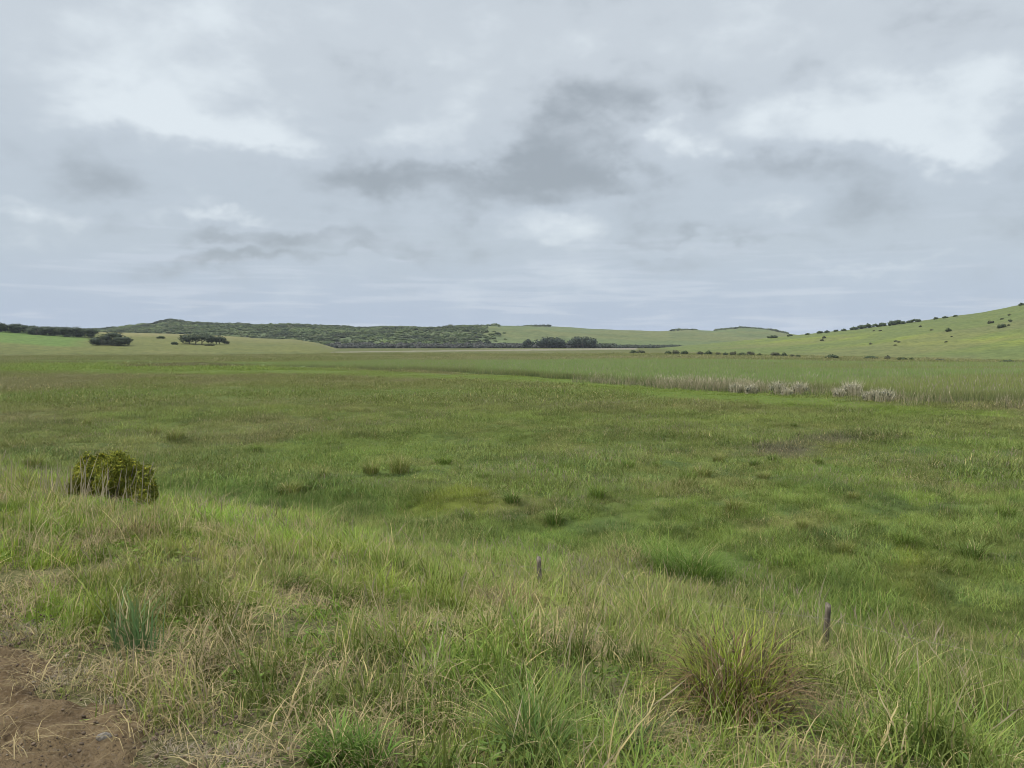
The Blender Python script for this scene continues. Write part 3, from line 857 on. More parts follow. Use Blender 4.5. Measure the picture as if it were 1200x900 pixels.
# ------------------------------------------------------------------ trees
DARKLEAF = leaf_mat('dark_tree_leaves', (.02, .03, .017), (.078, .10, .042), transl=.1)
MIDLEAF = leaf_mat('bush_leaves', (.03, .045, .02), (.095, .125, .04), transl=.12)
BLUELEAF = leaf_mat('blue_green_leaves', (.024, .036, .027), (.07, .09, .055), transl=.1)
BROWNLEAF = leaf_mat('brownish_bush_leaves', (.05, .055, .03), (.12, .125, .06), transl=.1)
BARK = bark_mat('tree_bark', (.05, .04, .032), (.14, .12, .1), 3)

def tree(name, px, base_py, wpx, hpx, label, group=None, leaf=DARKLEAF, depth=None, flat=.5, seed=0, nl=9, cat='tree', trunk=True, ncard=900, zfn=zall, low=None):
    if depth is None: X, Y, Z = hit(px, base_py)
    else:
        Y = depth; X = (px - 600) / F * Y; Z = float(zfn(np.array([X]), np.array([Y]))[0])
    k = Y / F; W = wpx * k; H = hpx * k
    rs = np.random.default_rng(seed)
    e = empty(name, (X, Y, Z - .1), label, cat, group)
    lobes = []
    low = H * (low or (.42 if trunk else .3))
    for i in range(nl):
        q = (i + .5) / nl * 2 - 1
        xx = q * W * .40 + rs.normal(0, W * .03)
        yy_ = rs.normal(0, W * .16)
        rx = W * (.13 + .08 * rs.random()); rz = H * (.24 + .12 * rs.random())
        top = H * (1.0 - flat * .38 * q * q - .16 * rs.random())
        lobes.append((xx, yy_, max(top - rz, low), rx, rx, rz))
        if not trunk or rs.random() < .5:
            lobes.append((xx * .95, yy_ * .8, low * (.75 if not trunk else 1), rx * .9, rx * .9, H * .26))
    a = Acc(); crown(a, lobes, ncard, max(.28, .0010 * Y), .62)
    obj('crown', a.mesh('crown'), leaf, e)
    t = Acc()
    nst = 1 if W < H * 1.4 else 3
    for j in range(nst):
        bx = (j - (nst - 1) / 2) * W * .16 if nst > 1 else 0
        r0 = max(.12, H * .035)
        tube(t, [(bx, 0, -.3), (bx + rs.normal(0, .1), rs.normal(0, .1), low * .5), (bx + rs.normal(0, W * .03), rs.normal(0, .2), low), (bx * 1.6 + rs.normal(0, W * .05), rs.normal(0, .3), H * .7)], [r0 * 1.25, r0, r0 * .85, r0 * .4], 7)
        for q in range(3):
            l = lobes[int(rs.integers(0, len(lobes)))]
            tube(t, [(bx, 0, low * (.4 + .2 * q)), ((bx + l[0]) / 2, l[1] / 2, low * .9), (l[0], l[1], l[2])], [r0 * .6, r0 * .45, r0 * .15], 5)
    obj('trunk', t.mesh('trunk', True), BARK, e)
    return e

ROW = 'dark wind shorn trees along the left skyline'
for i, (px, w, h) in enumerate([(2, 30, 11.5), (24, 26, 10.5), (45, 26, 11.5), (64, 24, 12), (82, 26, 14), (101, 30, 12)]):
    lab = ['flat topped dark tree at the outer end of the tree row on the skyline', 'low dark tree second in the skyline row from its outer end', 'dark spreading tree third in the skyline row from its outer end',
           'dark tree near the middle of the skyline row just before its tallest tree', 'tallest dark tree of the row on the left skyline', 'dark flat crowned tree ending the skyline row beside the big round tree'][i]
    tree('spreading_tree', px, 398, w * 1.25, h * .98, lab, ROW, depth=512 + 4 * (i % 2), seed=100 + i, flat=.3, nl=9, ncard=1000, low=.26)
tree('rounded_tree', 131, 406.5, 52, 17, 'broad dark rounded tree standing forward of the skyline row on the grass', None, seed=120, flat=1.2, nl=11, ncard=1800, depth=445, trunk=False)
tree('spreading_tree', 230, 402, 46, 14, 'broad dark flat topped tree on the straw rise with gaps under its crown', None, seed=131, flat=.5, nl=9, ncard=1500, depth=470)
tree('spreading_tree', 254, 402, 24, 11, 'smaller dark tree leaning against the broad tree on the straw rise', None, seed=132, flat=.5, nl=5, ncard=600, depth=476)
def bush(name, px, py, w, h, label, group=None, leaf=MIDLEAF, depth=None, seed=0, n=260, cat='bush', zfn=zall):
    if depth is None: X, Y, Z = hit(px, py)
    else:
        Y = depth; X = (px - 600) / F * Y; Z = float(zfn(np.array([X]), np.array([Y]))[0])
    k = Y / F; W = w * k; H = h * k; rs = np.random.default_rng(seed + 5000)
    lobes = []
    nl = max(3, int(W / max(H, .1) * 2) + 1)
    for i in range(nl):
        q = (i + .5) / nl * 2 - 1
        rx = W * (.5 / nl + .1); rz = H * (.3 + .12 * rs.random())
        lobes.append((q * W * .38, rs.normal(0, W * .1), max(H * (.95 - .35 * q * q - .2 * rs.random()) - rz, rz * .6), rx, rx, rz))
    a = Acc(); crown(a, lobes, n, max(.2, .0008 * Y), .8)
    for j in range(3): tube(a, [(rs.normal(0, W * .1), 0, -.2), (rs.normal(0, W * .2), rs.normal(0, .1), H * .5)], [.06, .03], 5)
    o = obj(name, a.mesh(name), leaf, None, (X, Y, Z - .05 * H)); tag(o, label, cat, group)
    return o
bush('bush', 205, 401, 8, 4, 'small low bush beside the broad tree on the straw rise', depth=462, seed=1)
bush('bush', 246, 404, 12, 3, 'low olive bush in the grass in front of the broad tree on the rise', leaf=BROWNLEAF, depth=458, seed=2)
bush('bush', 189, 396.5, 10, 4, 'lone small dark bush on the straw slope between the two big trees', depth=520, seed=3)
bush('bush', 266, 401, 7, 5, 'bare brown bush at the end of the trees on the straw rise', leaf=BROWNLEAF, depth=480, seed=4)
tree('round_tree', 645, 409, 33, 15, 'dark blue green round tree left of the largest domed tree below the hills', None, BLUELEAF, 722, .9, 140, 9, ncard=1500)
tree('round_tree', 683, 409, 36, 15.5, 'largest dark domed tree at the foot of the pasture hills', None, BLUELEAF, 722, .9, 141, 9, ncard=1600)
tree('round_tree', 619, 408, 14, 11, 'smallest dark round tree in the grey thicket below the hills', None, BLUELEAF, 728, .9, 142, 5, ncard=500)

FOOT = 'dark low bushes in a row along the foot of the right hill'
for i, (px, py, w, h) in enumerate([(742, 413.5, 9, 5), (751, 413, 10, 4), (783, 414.5, 9, 5), (792, 414.5, 8, 6), (802, 414.5, 9, 5), (820, 415, 8, 5), (830, 415, 10, 6), (842, 415.5, 6, 4.5), (850, 416, 6, 5), (859, 415.5, 7, 5.5), (869, 416, 10, 5), (879, 415.5, 10, 5.5), (890, 416, 5, 3), (909, 416.5, 12, 6), (919, 417, 8, 5), (929, 418, 7, 4), (935, 418, 5, 4)]):
    bush('hill_foot_bush', px, py + 1, w * 1.05, h * 1.1, 'dark low bush in the row along the foot of the hill', FOOT, [MIDLEAF, BROWNLEAF][i % 2], seed=20 + i, n=200)
for i, (px, py, w, h, lab) in enumerate([(975, 420, 17, 5.5, 'domed dark bush alone on the flat just beyond the reed bed'), (1021, 421, 20, 5, 'longest flat topped dark bush at the hill foot beyond the reeds'), (1040, 421, 8, 6, 'small upright dark bush beside the long flat bush at the hill foot'),
     (1057, 422, 12, 4.5, 'low dark bush between the upright bush and the pale one at the hill foot'), (1068, 422, 6, 3, 'pale greyish little bush at the end of the hill foot bushes'), (1101, 422.5, 12, 2.5, 'very low faint bush on the green hill foot'), (1181, 425, 19, 4.5, 'dark flat bush at the outer edge of the reed bed under the hill'),
     (1174, 384, 12, 6, 'dark bush with a pale boulder like patch high on the right hill'), (1161, 379, 7, 4, 'small dark bush high on the hill just above the larger one'), (1112, 388.5, 7, 5, 'thin olive bush halfway up the right hill'), (1184, 377, 4, 3, 'tiny dark shrub near the top of the right hill'), (966, 396.5, 5, 3, 'tiny dark shrub on the bare lower end of the hill')]):
    bush('hill_bush', px, py, w, h, lab, None, [MIDLEAF, MIDLEAF, BROWNLEAF][i % 3], seed=60 + i, n=240)
SKY_ = 'dark bushes along the skyline of the right hill'
def ridge_y(px): return float(np.interp(px, [700, 900, 1200], [700, 660, 560])) - 18
for i, (px, w, h) in enumerate([(905, 11, 4), (925, 6, 2.5), (946, 5, 2), (960, 7, 3.5), (968, 6, 3), (979, 5, 2.5), (988, 6, 3), (1000, 9, 4.5), (1008, 9, 6), (1016, 9, 6), (1026, 11, 4), (1033, 8, 6), (1043, 9, 7.5), (1051, 9, 7), (1057, 6, 4.5), (1064, 6, 3), (1073, 12, 4.5), (1095, 5, 2.5), (1106, 6, 2.5), (1118, 5, 2), (1195, 8, 3)]):
    bush('skyline_bush', px, 0, w * 1.1, h * 1.1, 'dark bush on the skyline of the grassy hill', SKY_, MIDLEAF, depth=ridge_y(px), seed=80 + i, n=200)
# faint tussocky shrubs on the slope
FS = 'tiny olive shrubs scattered over the right hill slope'
for i in range(14):
    px = 960 + rng.random() * 240; top_ = float(np.interp(px, [900, 1000, 1100, 1200], [398, 388, 375, 358]))
    py = top_ + 2 + rng.random() ** 1.5 * (404 - top_)
    bush('slope_shrub', px, py, 2.2 + 2.5 * rng.random(), 1.2 + 1.3 * rng.random(), 'tiny olive shrub on the slope of the right hill', FS, BROWNLEAF, seed=200 + i, n=50)

# white flowering shrubs on the reed edge
WHITE = grass_mat('whitish_twigs', color=(.1, .13, .06), dry=.55, inst=False, straw_a=(.72, .66, .5), straw_b=(.46, .4, .28))
WHLEAF = leaf_mat('whitish_flowers', (.06, .075, .045), (.3, .28, .22), (.66, .6, .48), c3at=.6)
for i, (px, py, w, h, lab) in enumerate([(912, 459, 20, 14, 'whitish flowering shrub at the inner end of the reed edge shrubs'), (937, 459, 20, 13, 'whitish shrub with a dark hollow beside the first one at the reed edge'), (922, 460.5, 12, 6, 'low white shrub in front of the pair of whitish shrubs'), (998, 461, 24, 16, 'tallest pale twiggy shrub rising out of the reeds'), (983, 463, 14, 9, 'small greyish shrub leaning on the tallest pale shrub'), (1018, 466, 16, 8, 'low pale shrub between the tall one and the broad white one'), (1034, 467, 30, 13, 'broadest whitest shrub at the outer end of the reed edge'),
       (880, 458, 16, 9, 'greyish white shrub among the dry reeds'), (862, 457, 14, 9, 'faint greyish shrub deepest among the dry reeds')]):
    X, Y, Z = hit(px, py + 3.5, fn=zground)
    k = Y / F; W = w * k; H = (h + 4) * k
    e = empty('pale_shrub', (X, Y, Z), lab, 'shrub', 'whitish shrubs along the reed edge')
    a = Acc(); crown(a, [(q * W * .3, rng.normal(0, .15), H * (.55 - .15 * q * q), W * .27, W * .25, H * .36) for q in (-1, -.3, .4, 1)], 300, .06, .45)
    obj('foliage', a.mesh('foliage'), WHLEAF, e)
    a = Acc(); nb_ = 420
    b = disc(nb_, W * .4); blades(a, b, np.arctan2(b[:, 1], b[:, 0]) + rng.normal(0, .5, nb_), H * (.6 + .55 * rng.random(nb_)), np.full(nb_, .035), .1 + .4 * rng.random(nb_), 3, head=np.where(rng.random(nb_) < .6, .05, 0), dryv=rng.random(nb_) * .7)
    obj('twigs', a.mesh('twigs'), WHITE, e)

# ------------------------------------------------------------------ the gorse shrub near the bank foot
X, Y, Z = hit(133, 590, fn=zground)
k = Y / F; W = 106 * k; H = 68 * k
e = empty('gorse_shrub', (X, Y, Z - .12), 'yellow green gorse shrub with dark shaded hollows and dead stems at the meadow edge', 'shrub')
a = Acc()
rs = np.random.default_rng(17)
for i in range(66):
    q = -1 + 2 * ((i * .618034) % 1); dy = rs.normal(0, .35)
    dome = (1 - .62 * abs(q + .12) ** 1.9) * rs.uniform(.72, 1.12)
    r_ = W * rs.uniform(.04, .12)
    if i >= 48: q *= .66; dome = 1 - .62 * abs(q + .12) ** 1.9; r_ = W * .14; dy *= .4
    zz_ = H * dome * rs.uniform(.35, .98) if i > 12 else H * dome * rs.uniform(.85, 1.22)
    if i >= 48: zz_ = H * dome * .84
    c = np.array([q * W * .44, dy * W * .3, max(zz_ - r_, r_ * .5)])
    m = int(min(260000 * r_ * r_, 9000)) + 260
    d = rs.normal(0, 1, (m, 3)); d[:, 2] = np.where(d[:, 2] < 0, d[:, 2] * .5, d[:, 2]); d /= np.linalg.norm(d, axis=1)[:, None]
    P = c + d * np.array([r_ * 1.15, r_ * 1.1, r_]) * (.35 + .75 * rs.random(m) ** .6)[:, None]
    cards(a, P, d + np.array([0, 0, .5]), .0155, .9, np.clip(rs.random(m) * .7 + .3 * rs.random(), 0, 1), 1.5)
    # sprigs sticking out of the top
    m = 34; d = rs.normal(0, .6, (m, 3)) + np.array([0, 0, 1]); d /= np.linalg.norm(d, axis=1)[:, None]
    for k_ in np.linspace(.9, 1.35 + .35 * rs.random(), 7):
        cards(a, c + d * r_ * k_ + rs.normal(0, .012, (m, 3)), d, .014, .9, None, 1.7)
obj('foliage', a.mesh('foliage'), leaf_mat('gorse_leaves', (.065, .09, .014), (.25, .265, .03), (.37, .33, .03), transl=.22), e)
a = Acc()
for i in range(60):
    an_ = rng.random() * 2 * PI; q = rng.random() ** .5
    x0, y0 = q * W * .3 * math.cos(an_), q * W * .2 * math.sin(an_)
    tube(a, [(x0, y0, -.05), (x0 * 1.2 + rng.normal(0, .05), y0 * 1.2, H * .4), (x0 * 1.45 + rng.normal(0, .08), y0 * 1.4, H * (.55 + .3 * rng.random()))], [.014, .01, .004], 5)
obj('stems', a.mesh('stems'), bark_mat('gorse_stems', (.07, .055, .04), (.2, .17, .13), 20), e)
# tall dry stems standing in front of it
a = Acc(); nb_ = 70
b = np.stack([rng.normal(0, W * .3, nb_), rng.normal(-.75, .25, nb_), np.zeros(nb_)], 1)
blades(a, b, rng.normal(.2, 1, nb_), .4 + .5 * rng.random(nb_), np.full(nb_, .012), .05 + .25 * rng.random(nb_), 4, head=np.where(rng.random(nb_) < .5, .008, 0), dryv=rng.random(nb_) * .6, taper=.3)
b[:, 2] = zground(b[:, 0] + X, b[:, 1] + Y) - Z
o = obj('dry_weeds', a.mesh('dry_weeds'), grass_mat('grey_dead_stems', color=(.1, .13, .06), dry=.6, inst=False, straw_a=(.42, .37, .24), straw_b=(.28, .24, .17), head=(.32, .27, .18)), None, (X, Y, Z)); tag(o, 'row of grey dead stems standing in front of the gorse shrub', 'weeds')

# ------------------------------------------------------------------ tussocks and single plants
def tussock(name, px, py, wpx, hpx, label, color, dry, group=None, n=260, bw=.006, skirt=0, lean=(.15, .9), cat='tussock', head=0, straw=(STRAW_A, STRAW_B), droop=.15, rbase=.22, mat=None):
    X, Y, Z = hit(px, py, fn=zground)
    k = Y / F; W = wpx * k; H = hpx * k
    e = empty(name, (X, Y, Z - .02), label, cat, group)
    a = Acc()
    b = disc(n, W * rbase * .75); az = np.arctan2(b[:, 1], b[:, 0]) + rng.normal(0, .7, n)
    nsub = 4; sub = rng.integers(0, nsub, n); so = rng.normal(0, W * rbase * .55, (nsub, 2)); sh = .7 + .5 * rng.random(nsub)
    b[:, :2] += so[sub] * (np.array([1, .7]))
    h = sh[sub] * H * (.6 + .55 * rng.random(n)); ln = lean[0] + (lean[1] - lean[0]) * rng.random(n)
    hd = None
    if head: hd = np.where(rng.random(n) < head, bw * .9, 0)
    blades(a, b, az, h, bw * (.6 + .8 * rng.random(n)), ln, 5, head=hd, droop=droop)
    obj('blades', a.mesh('blades'), mat or grass_mat(name + '_blades', color=color, dry=dry, inst=False, straw_a=straw[0], straw_b=straw[1]), e)
    if skirt:
        a = Acc()
        b = disc(skirt, W * rbase * 1.2); az = np.arctan2(b[:, 1], b[:, 0]) + rng.normal(0, .75, skirt); b[:, :2] += so[rng.integers(0, nsub, skirt)] * .7; b[:, 2] = H * (.08 + .4 * rng.random(skirt))
        hs = H * (.45 + .4 * rng.random(skirt))
        blades(a, b, az, hs, bw * .85 * (.6 + .8 * rng.random(skirt)), .8 + .8 * rng.random(skirt), 5, droop=1.9, dryv=np.zeros(skirt))
        obj('dead_skirt', a.mesh('dead_skirt'), DEADM, e)
    return e
DEADM = grass_mat('dead_tussock_skirt', color=(.1, .1, .06), dry=.93, inst=False, straw_a=(.2, .13, .06), straw_b=(.045, .033, .02))
tussock('grass_tussock', 872, 838, 160, 108, 'big tussock on the bank with a dark dead brown skirt under green yellow blades', (.18, .235, .03), .08, n=560, bw=.0085, skirt=480, lean=(.2, 1.25), rbase=.33, droop=.35)
tussock('grass_tussock', 410, 899, 115, 74, 'deep green broad bladed tuft low on the bank beside the dirt edge', (.09, .175, .03), .04, n=300, bw=.010, lean=(.25, 1.0))
tussock('grass_tussock', 806, 674, 120, 44, 'dark lush green drooping tussock at the bank foot beside the fence line', (.085, .155, .022), .05, n=900, bw=.011, lean=(.5, 1.15), rbase=.36)
tussock('grass_tussock', 738, 664, 60, 36, 'purplish brown tuft beside the dark lush tussock at the bank foot', (.12, .1, .06), .5, n=330, bw=.010, lean=(.2, .9), rbase=.34)
tussock('grass_tussock', 150, 632, 80, 32, 'brown dead looking tussock on the bank in front of the gorse shrub', (.13, .12, .05), .6, n=520, bw=.009, lean=(.2, 1.0), rbase=.36, skirt=200)
tussock('grass_tussock', 575, 722, 120, 46, 'messy straw brown tussock on the middle of the bank', (.15, .15, .05), .6, n=560, bw=.006, lean=(.2, 1.1), rbase=.36, skirt=240)
tussock('grass_tussock', 330, 690, 90, 44, 'fresh green tuft with pale blades on the upper middle bank', (.12, .18, .035), .18, n=420, bw=.006, lean=(.2, 1.0), rbase=.3)
tussock('leafy_iris', 148, 768, 95, 104, 'clump of upright blue green sword leaves with bent dry leaves above the dirt', (.11, .185, .07), .24, n=95, bw=.013, lean=(.02, .55), droop=.35, cat='plant', straw=((.55, .46, .25), (.4, .33, .2)), rbase=.22)
tussock('grass_tussock', 192, 782, 60, 32, 'small bright green tuft next to the sword leaved clump', (.11, .2, .03), .06, n=260, bw=.0045, lean=(.2, 1.0))
tussock('dry_stalk_bunch', 500, 804, 40, 64, 'bunch of straight pale dead stalks on the middle of the bank', (.2, .18, .1), .95, n=24, bw=.007, lean=(.02, .5), cat='dry stalks', straw=((.5, .43, .29), (.33, .28, .2)), droop=0)
tussock('dry_stalk_bunch', 948, 752, 50, 70, 'tall thin dry stalks standing beside the nearest fence post', (.2, .18, .1), .9, n=26, bw=.008, lean=(.05, .5), cat='dry stalks', straw=((.45, .39, .25), (.3, .25, .19)), droop=.02, head=.5)
tussock('grass_tussock', 640, 885, 130, 90, 'long arching green tuft at the bottom of the bank picture between straw blades', (.085, .15, .035), .2, n=420, bw=.006, lean=(.3, 1.1), rbase=.3)
tussock('grass_tussock', 740, 870, 130, 80, 'tuft of wide grey green arching leaves before the big dead skirted tussock', (.10, .15, .05), .25, n=300, bw=.008, lean=(.4, 1.2), rbase=.32)
for px, py, w, h, lab in [(55, 792, 80, 26, 'grey mound of dead roots on the uphill side of the dirt'), (128, 838, 80, 22, 'grey brown dead grass mound just above the little stone'), (205, 880, 80, 20, 'withered grey tuft at the edge of the dirt beside the stone'), (285, 893, 110, 24, 'straw yellow dead grass mound at the lower end of the dirt edge'), (20, 745, 60, 24, 'brown withered tuft at the outer end of the dirt edge')]:
    tussock('dead_grass_mound', px, py, w, h, lab, (.13, .13, .06), .9, 'dead grass mounds along the dirt edge', n=420, bw=.0045, lean=(.7, 1.5), cat='dead grass', rbase=.36, straw=((.4, .33, .22), (.17, .145, .13)), droop=.4)

# round tussocks on the meadow: one built, the rest copies
TG = 'round tussocks dotted over the meadow'
TLAB = 'small round grass tussock standing out of the green meadow'
shared = [grass_mat('meadow_tussock_blades', color=(.13, .20, .036), dry=.03, inst=False), grass_mat('olive_tussock_blades', color=(.17, .20, .05), dry=.05, inst=False), grass_mat('dark_tussock_blades', color=(.115, .175, .038), dry=.03, inst=False)]
protos = []
for j in range(3):
    a = Acc(); n = 230
    b = disc(n, .34); b[:, 2] = .06 * rng.random(n); az = np.arctan2(b[:, 1], b[:, 0]) + rng.normal(0, .5, n)
    blades(a, b, az, .38 + .3 * rng.random(n), .012 + .012 * rng.random(n), .4 + .8 * rng.random(n), 4, droop=.3)
    protos.append(a.mesh('tussock_blades'))
    protos[-1].materials.append(shared[j])
spots = [(435, 556, 30), (468, 556, 30), (566, 562, 24), (638, 556, 26), (662, 552, 24), (735, 550, 28), (748, 572, 30), (806, 566, 30), (822, 561, 28), (842, 542, 16), (884, 547, 26), (895, 562, 22), (340, 580, 34), (380, 560, 26), (205, 517, 22), (180, 512, 20), (100, 500, 18), (385, 495, 14), (660, 492, 12), (520, 545, 24), (700, 585, 26), (770, 548, 22), (960, 545, 22), (905, 540, 20), (1040, 560, 22), (1180, 610, 28), (1020, 620, 28), (940, 620, 26), (1000, 585, 20), (1100, 545, 18), (300, 530, 22), (240, 545, 24), (600, 590, 28), (545, 610, 30), (650, 615, 30), (860, 600, 26), (930, 500, 12), (1090, 505, 14), (1140, 655, 36), (1060, 640, 30), (990, 650, 34), (40, 548, 26)]
proto_thing = None
for i, (px, py, w) in enumerate(spots):
    X, Y, Z = hit(px, py, fn=zground)
    j = int(rng.choice(3, p=[.45, .4, .15]))
    if proto_thing is None:
        o = bpy.data.objects.new('round_tussock', protos[j]); tag(o, TLAB, 'tussock', TG); proto_thing = o
    else:
        o = proto_thing.copy(); o.data = protos[j]
    k = w * Y / F / 1.05
    o.location = (X, Y, Z + .02); o.rotation_euler = (0, 0, rng.random() * 6.28); k *= .65 + .55 * rng.random(); o.scale = (k * (.8 + .5 * rng.random()), k, k * (1.1 + .6 * rng.random()))
    COL.objects.link(o)

# ------------------------------------------------------------------ fence posts and wire
WOOD = bark_mat('weathered_wood', (.075, .063, .05), (.2, .17, .132), 30, .08)
def post(px, ptop, pbase, wpx, lean, label, Yd):
    X = (px - 600) / F * Yd
    d = ray(px, ptop); ztop = CAMZ + d[2] * Yd / d[1]; X = d[0] * Yd / d[1]
    zb = float(zground(np.array([X]), np.array([Yd]))[0]) - .3
    r0 = wpx * Yd / F / 2
    a = Acc(); n = 14; lv = np.linspace(0, 1, 12)
    V = []
    for t in lv:
        for q in range(n):
            an_ = 2 * PI * q / n
            rr = r0 * (1 + .10 * math.sin(an_ * 3 + t * 2) + .12 * (random.random() - .5)) * (1.04 - .1 * t)
            V.append((rr * math.cos(an_) + lean * (t - .4) * .3, rr * math.sin(an_), zb + (ztop - zb) * t + (.02 * math.sin(an_) if t == 1 else 0)))
    Q = [(i * n + q, i * n + (q + 1) % n, (i + 1) * n + (q + 1) % n, (i + 1) * n + q) for i in range(len(lv) - 1) for q in range(n)]
    V.append((lean * .18, 0, ztop - .012)); c_ = len(V) - 1; m = (len(lv) - 1) * n
    a.add(np.array(V) - np.array([0, 0, zb]), Q, [(m + q, m + (q + 1) % n, c_) for q in range(n)])
    o = obj('fence_post', a.mesh('fence_post'), WOOD, None, (X, Yd, zb)); tag(o, label, 'fence post', 'old fence posts at the bank foot')
    return np.array([X, Yd, ztop])
P1 = post(968, 709, 752, 7, .12, 'taller weathered grey wooden fence post in the long grass of the bank', 8.1)
P2 = post(632, 654, 672, 6, -.05, 'short dark fence post stub almost buried in tall grass mid bank', 11.0)
a = Acc()
dirv = P1 - P2
for dz in (.13,):
    pts = []
    for seg in range(-1, 3):
        A0 = P2 + dirv * seg; B0 = P2 + dirv * (seg + 1)
        for t in np.linspace(0, 1, 9)[:-1]:
            q = A0 + (B0 - A0) * t
            if seg in (-1, 1, 2): q = q.copy(); 
            pts.append((q[0], q[1] - .06, q[2] - dz - .12 * 4 * t * (1 - t) * .6))
    tube(a, pts, .0018, 5)
o = obj('fence_wire', a.mesh('fence_wire'), bark_mat('rusty_wire', (.2, .17, .14), (.32, .29, .26), 40), None); tag(o, 'thin slack rusty wire strung past the two fence posts', 'wire')

# ------------------------------------------------------------------ stone and soil crumbs
X, Y, Z = hit(123, 873)
V, T = ICO2
nz = .8 + .45 * fbm(V[:, 0] * 1.6 + 4, V[:, 1] * 1.6 + V[:, 2] * 1.3, 95, 3)
a = Acc(); a.add(V * np.array([.03, .022, .02]) * nz[:, None], None, T)
o = obj('stone', a.mesh('stone'), bark_mat('grey_stone', (.11, .1, .088), (.21, .19, .165), 60, 1), None, (X, Y, Z + .03)); o.rotation_euler = (.1, .2, .6); tag(o, 'small dark grey stone lying on the bare dirt', 'stone')
cl_v = []
for j in range(5):
    V, T = ICO1
    nz = .7 + .6 * vnoise(V[:, 0] * 1.7 + j * 5, V[:, 1] * 1.7 + V[:, 2], 96)
    a = Acc(); a.add(V * np.array([1, .8, .6]) * nz[:, None], None, T, np.tile([j / 5., 0, 0, 0], (len(V), 1))); cl_v.append(a.mesh('crumb'))
n = 9000
tt = -6 + 5.5 * rng.random(n); s_ = .3 + 1.6 * rng.random(n)
x = .6 * s_ + .8 * tt; y = .8 * s_ - .6 * tt
tb = mixc(np.tile([.12, .088, .06], (n, 1)), np.array([.26, .22, .16]), rng.random(n) < .12)
scatter('soil_crumbs', 'loose brown crumbs of soil and grit on the dirt', 'grit', x, y, zground(x, y) + .045, cl_v, leaf_mat('soil_crumb', (.1, .1, .1), (.1, .1, .1), inst=True, transl=0), tb, np.zeros(n), (.002 + .009 * rng.random(n) ** 4), .5)

# ------------------------------------------------------------------ sky and light
SUN_EL, SUN_AZ = R(58), R(-115)        # azimuth clockwise from the view direction
w = bpy.data.worlds.new('World'); SC.world = w; w.use_nodes = True
nt = w.node_tree; nt.nodes.clear()
geo = N(nt, 'ShaderNodeTexCoord'); D = geo.outputs['Generated']
sx = N(nt, 'ShaderNodeSeparateXYZ'); L(nt, D, sx.inputs[0])
SKYK = .413                             # the visible band of the deck; the exposure brings it back up
def vscale(sock, v):
    m = N(nt, 'ShaderNodeVectorMath', operation='MULTIPLY'); L(nt, sock, m.inputs[0]); m.inputs[1].default_value = v; return m.outputs[0]
def vadd(sock, v):
    m = N(nt, 'ShaderNodeVectorMath', operation='ADD'); L(nt, sock, m.inputs[0])
    if hasattr(v, 'links'): L(nt, v, m.inputs[1])
    else: m.inputs[1].default_value = v
    return m.outputs[0]
def wob(scale, amp, det=4):
    n = N(nt, 'ShaderNodeTexNoise'); n.inputs['Scale'].default_value = scale; n.inputs['Detail'].default_value = det; n.inputs['Roughness'].default_value = .55
    L(nt, vscale(D, (1, 1, 1.5)), n.inputs['Vector'])
    return vscale(vadd(n.outputs['Color'], (-.5, -.5, -.5)), amp)
WARPED = vadd(vadd(D, wob(5, (.26, .26, .13), 5)), wob(17, (.09, .09, .06), 4))
def blob(px, py, rx, ry):
    """soft patch of cloud: an ellipse of sky directions, its edge torn by noise"""
    d = ray(px, py); d = d / np.linalg.norm(d)
    rt = np.array([d[1], -d[0], 0]); rt /= np.linalg.norm(rt); up = np.cross(rt, d)
    v = vadd(WARPED, tuple(-d))
    comb = N(nt, 'ShaderNodeCombineXYZ')
    for k, (ax, rr) in enumerate(((rt, rx), (up, ry))):
        dt = N(nt, 'ShaderNodeVectorMath', operation='DOT_PRODUCT'); L(nt, v, dt.inputs[0]); dt.inputs[1].default_value = tuple(ax * F / rr)
        L(nt, dt.outputs['Value'], comb.inputs[k])
    ln = N(nt, 'ShaderNodeVectorMath', operation='LENGTH'); L(nt, comb.outputs[0], ln.inputs[0])
    return mapr(nt, ln.outputs['Value'], 1.75, .0, 0, 1)
c1 = noise(nt, vadd(vscale(D, (1, 1, 1.7)), (3.1, 1.7, .4)), 3.4, 6, .5, .3)
c2 = noise(nt, vadd(vscale(D, (1, 1, 1.8)), (-5.1, 2.2, 1)), 9, 5, .52, .2)
elev = mapr(nt, sx.outputs[2], .0, .30)
base = mixrgb(nt, mapr(nt, sx.outputs[2], .0, .13), (.435, .52, .658), (.508, .573, .638))
base = mixrgb(nt, mapr(nt, sx.outputs[2], .14, .34), base, (.592, .65, .703))
shade = math_(nt, 'ADD', math_(nt, 'MULTIPLY', math_(nt, 'SUBTRACT', c1, .5), .7), math_(nt, 'MULTIPLY', math_(nt, 'SUBTRACT', c2, .5), .72))
c5 = noise(nt, vadd(vscale(D, (1, 1, 2.2)), (2.3, -4.2, 7)), 24, 5, .6, .6)
shade = math_(nt, 'MULTIPLY_ADD', math_(nt, 'SUBTRACT', c5, .5), .12, shade)
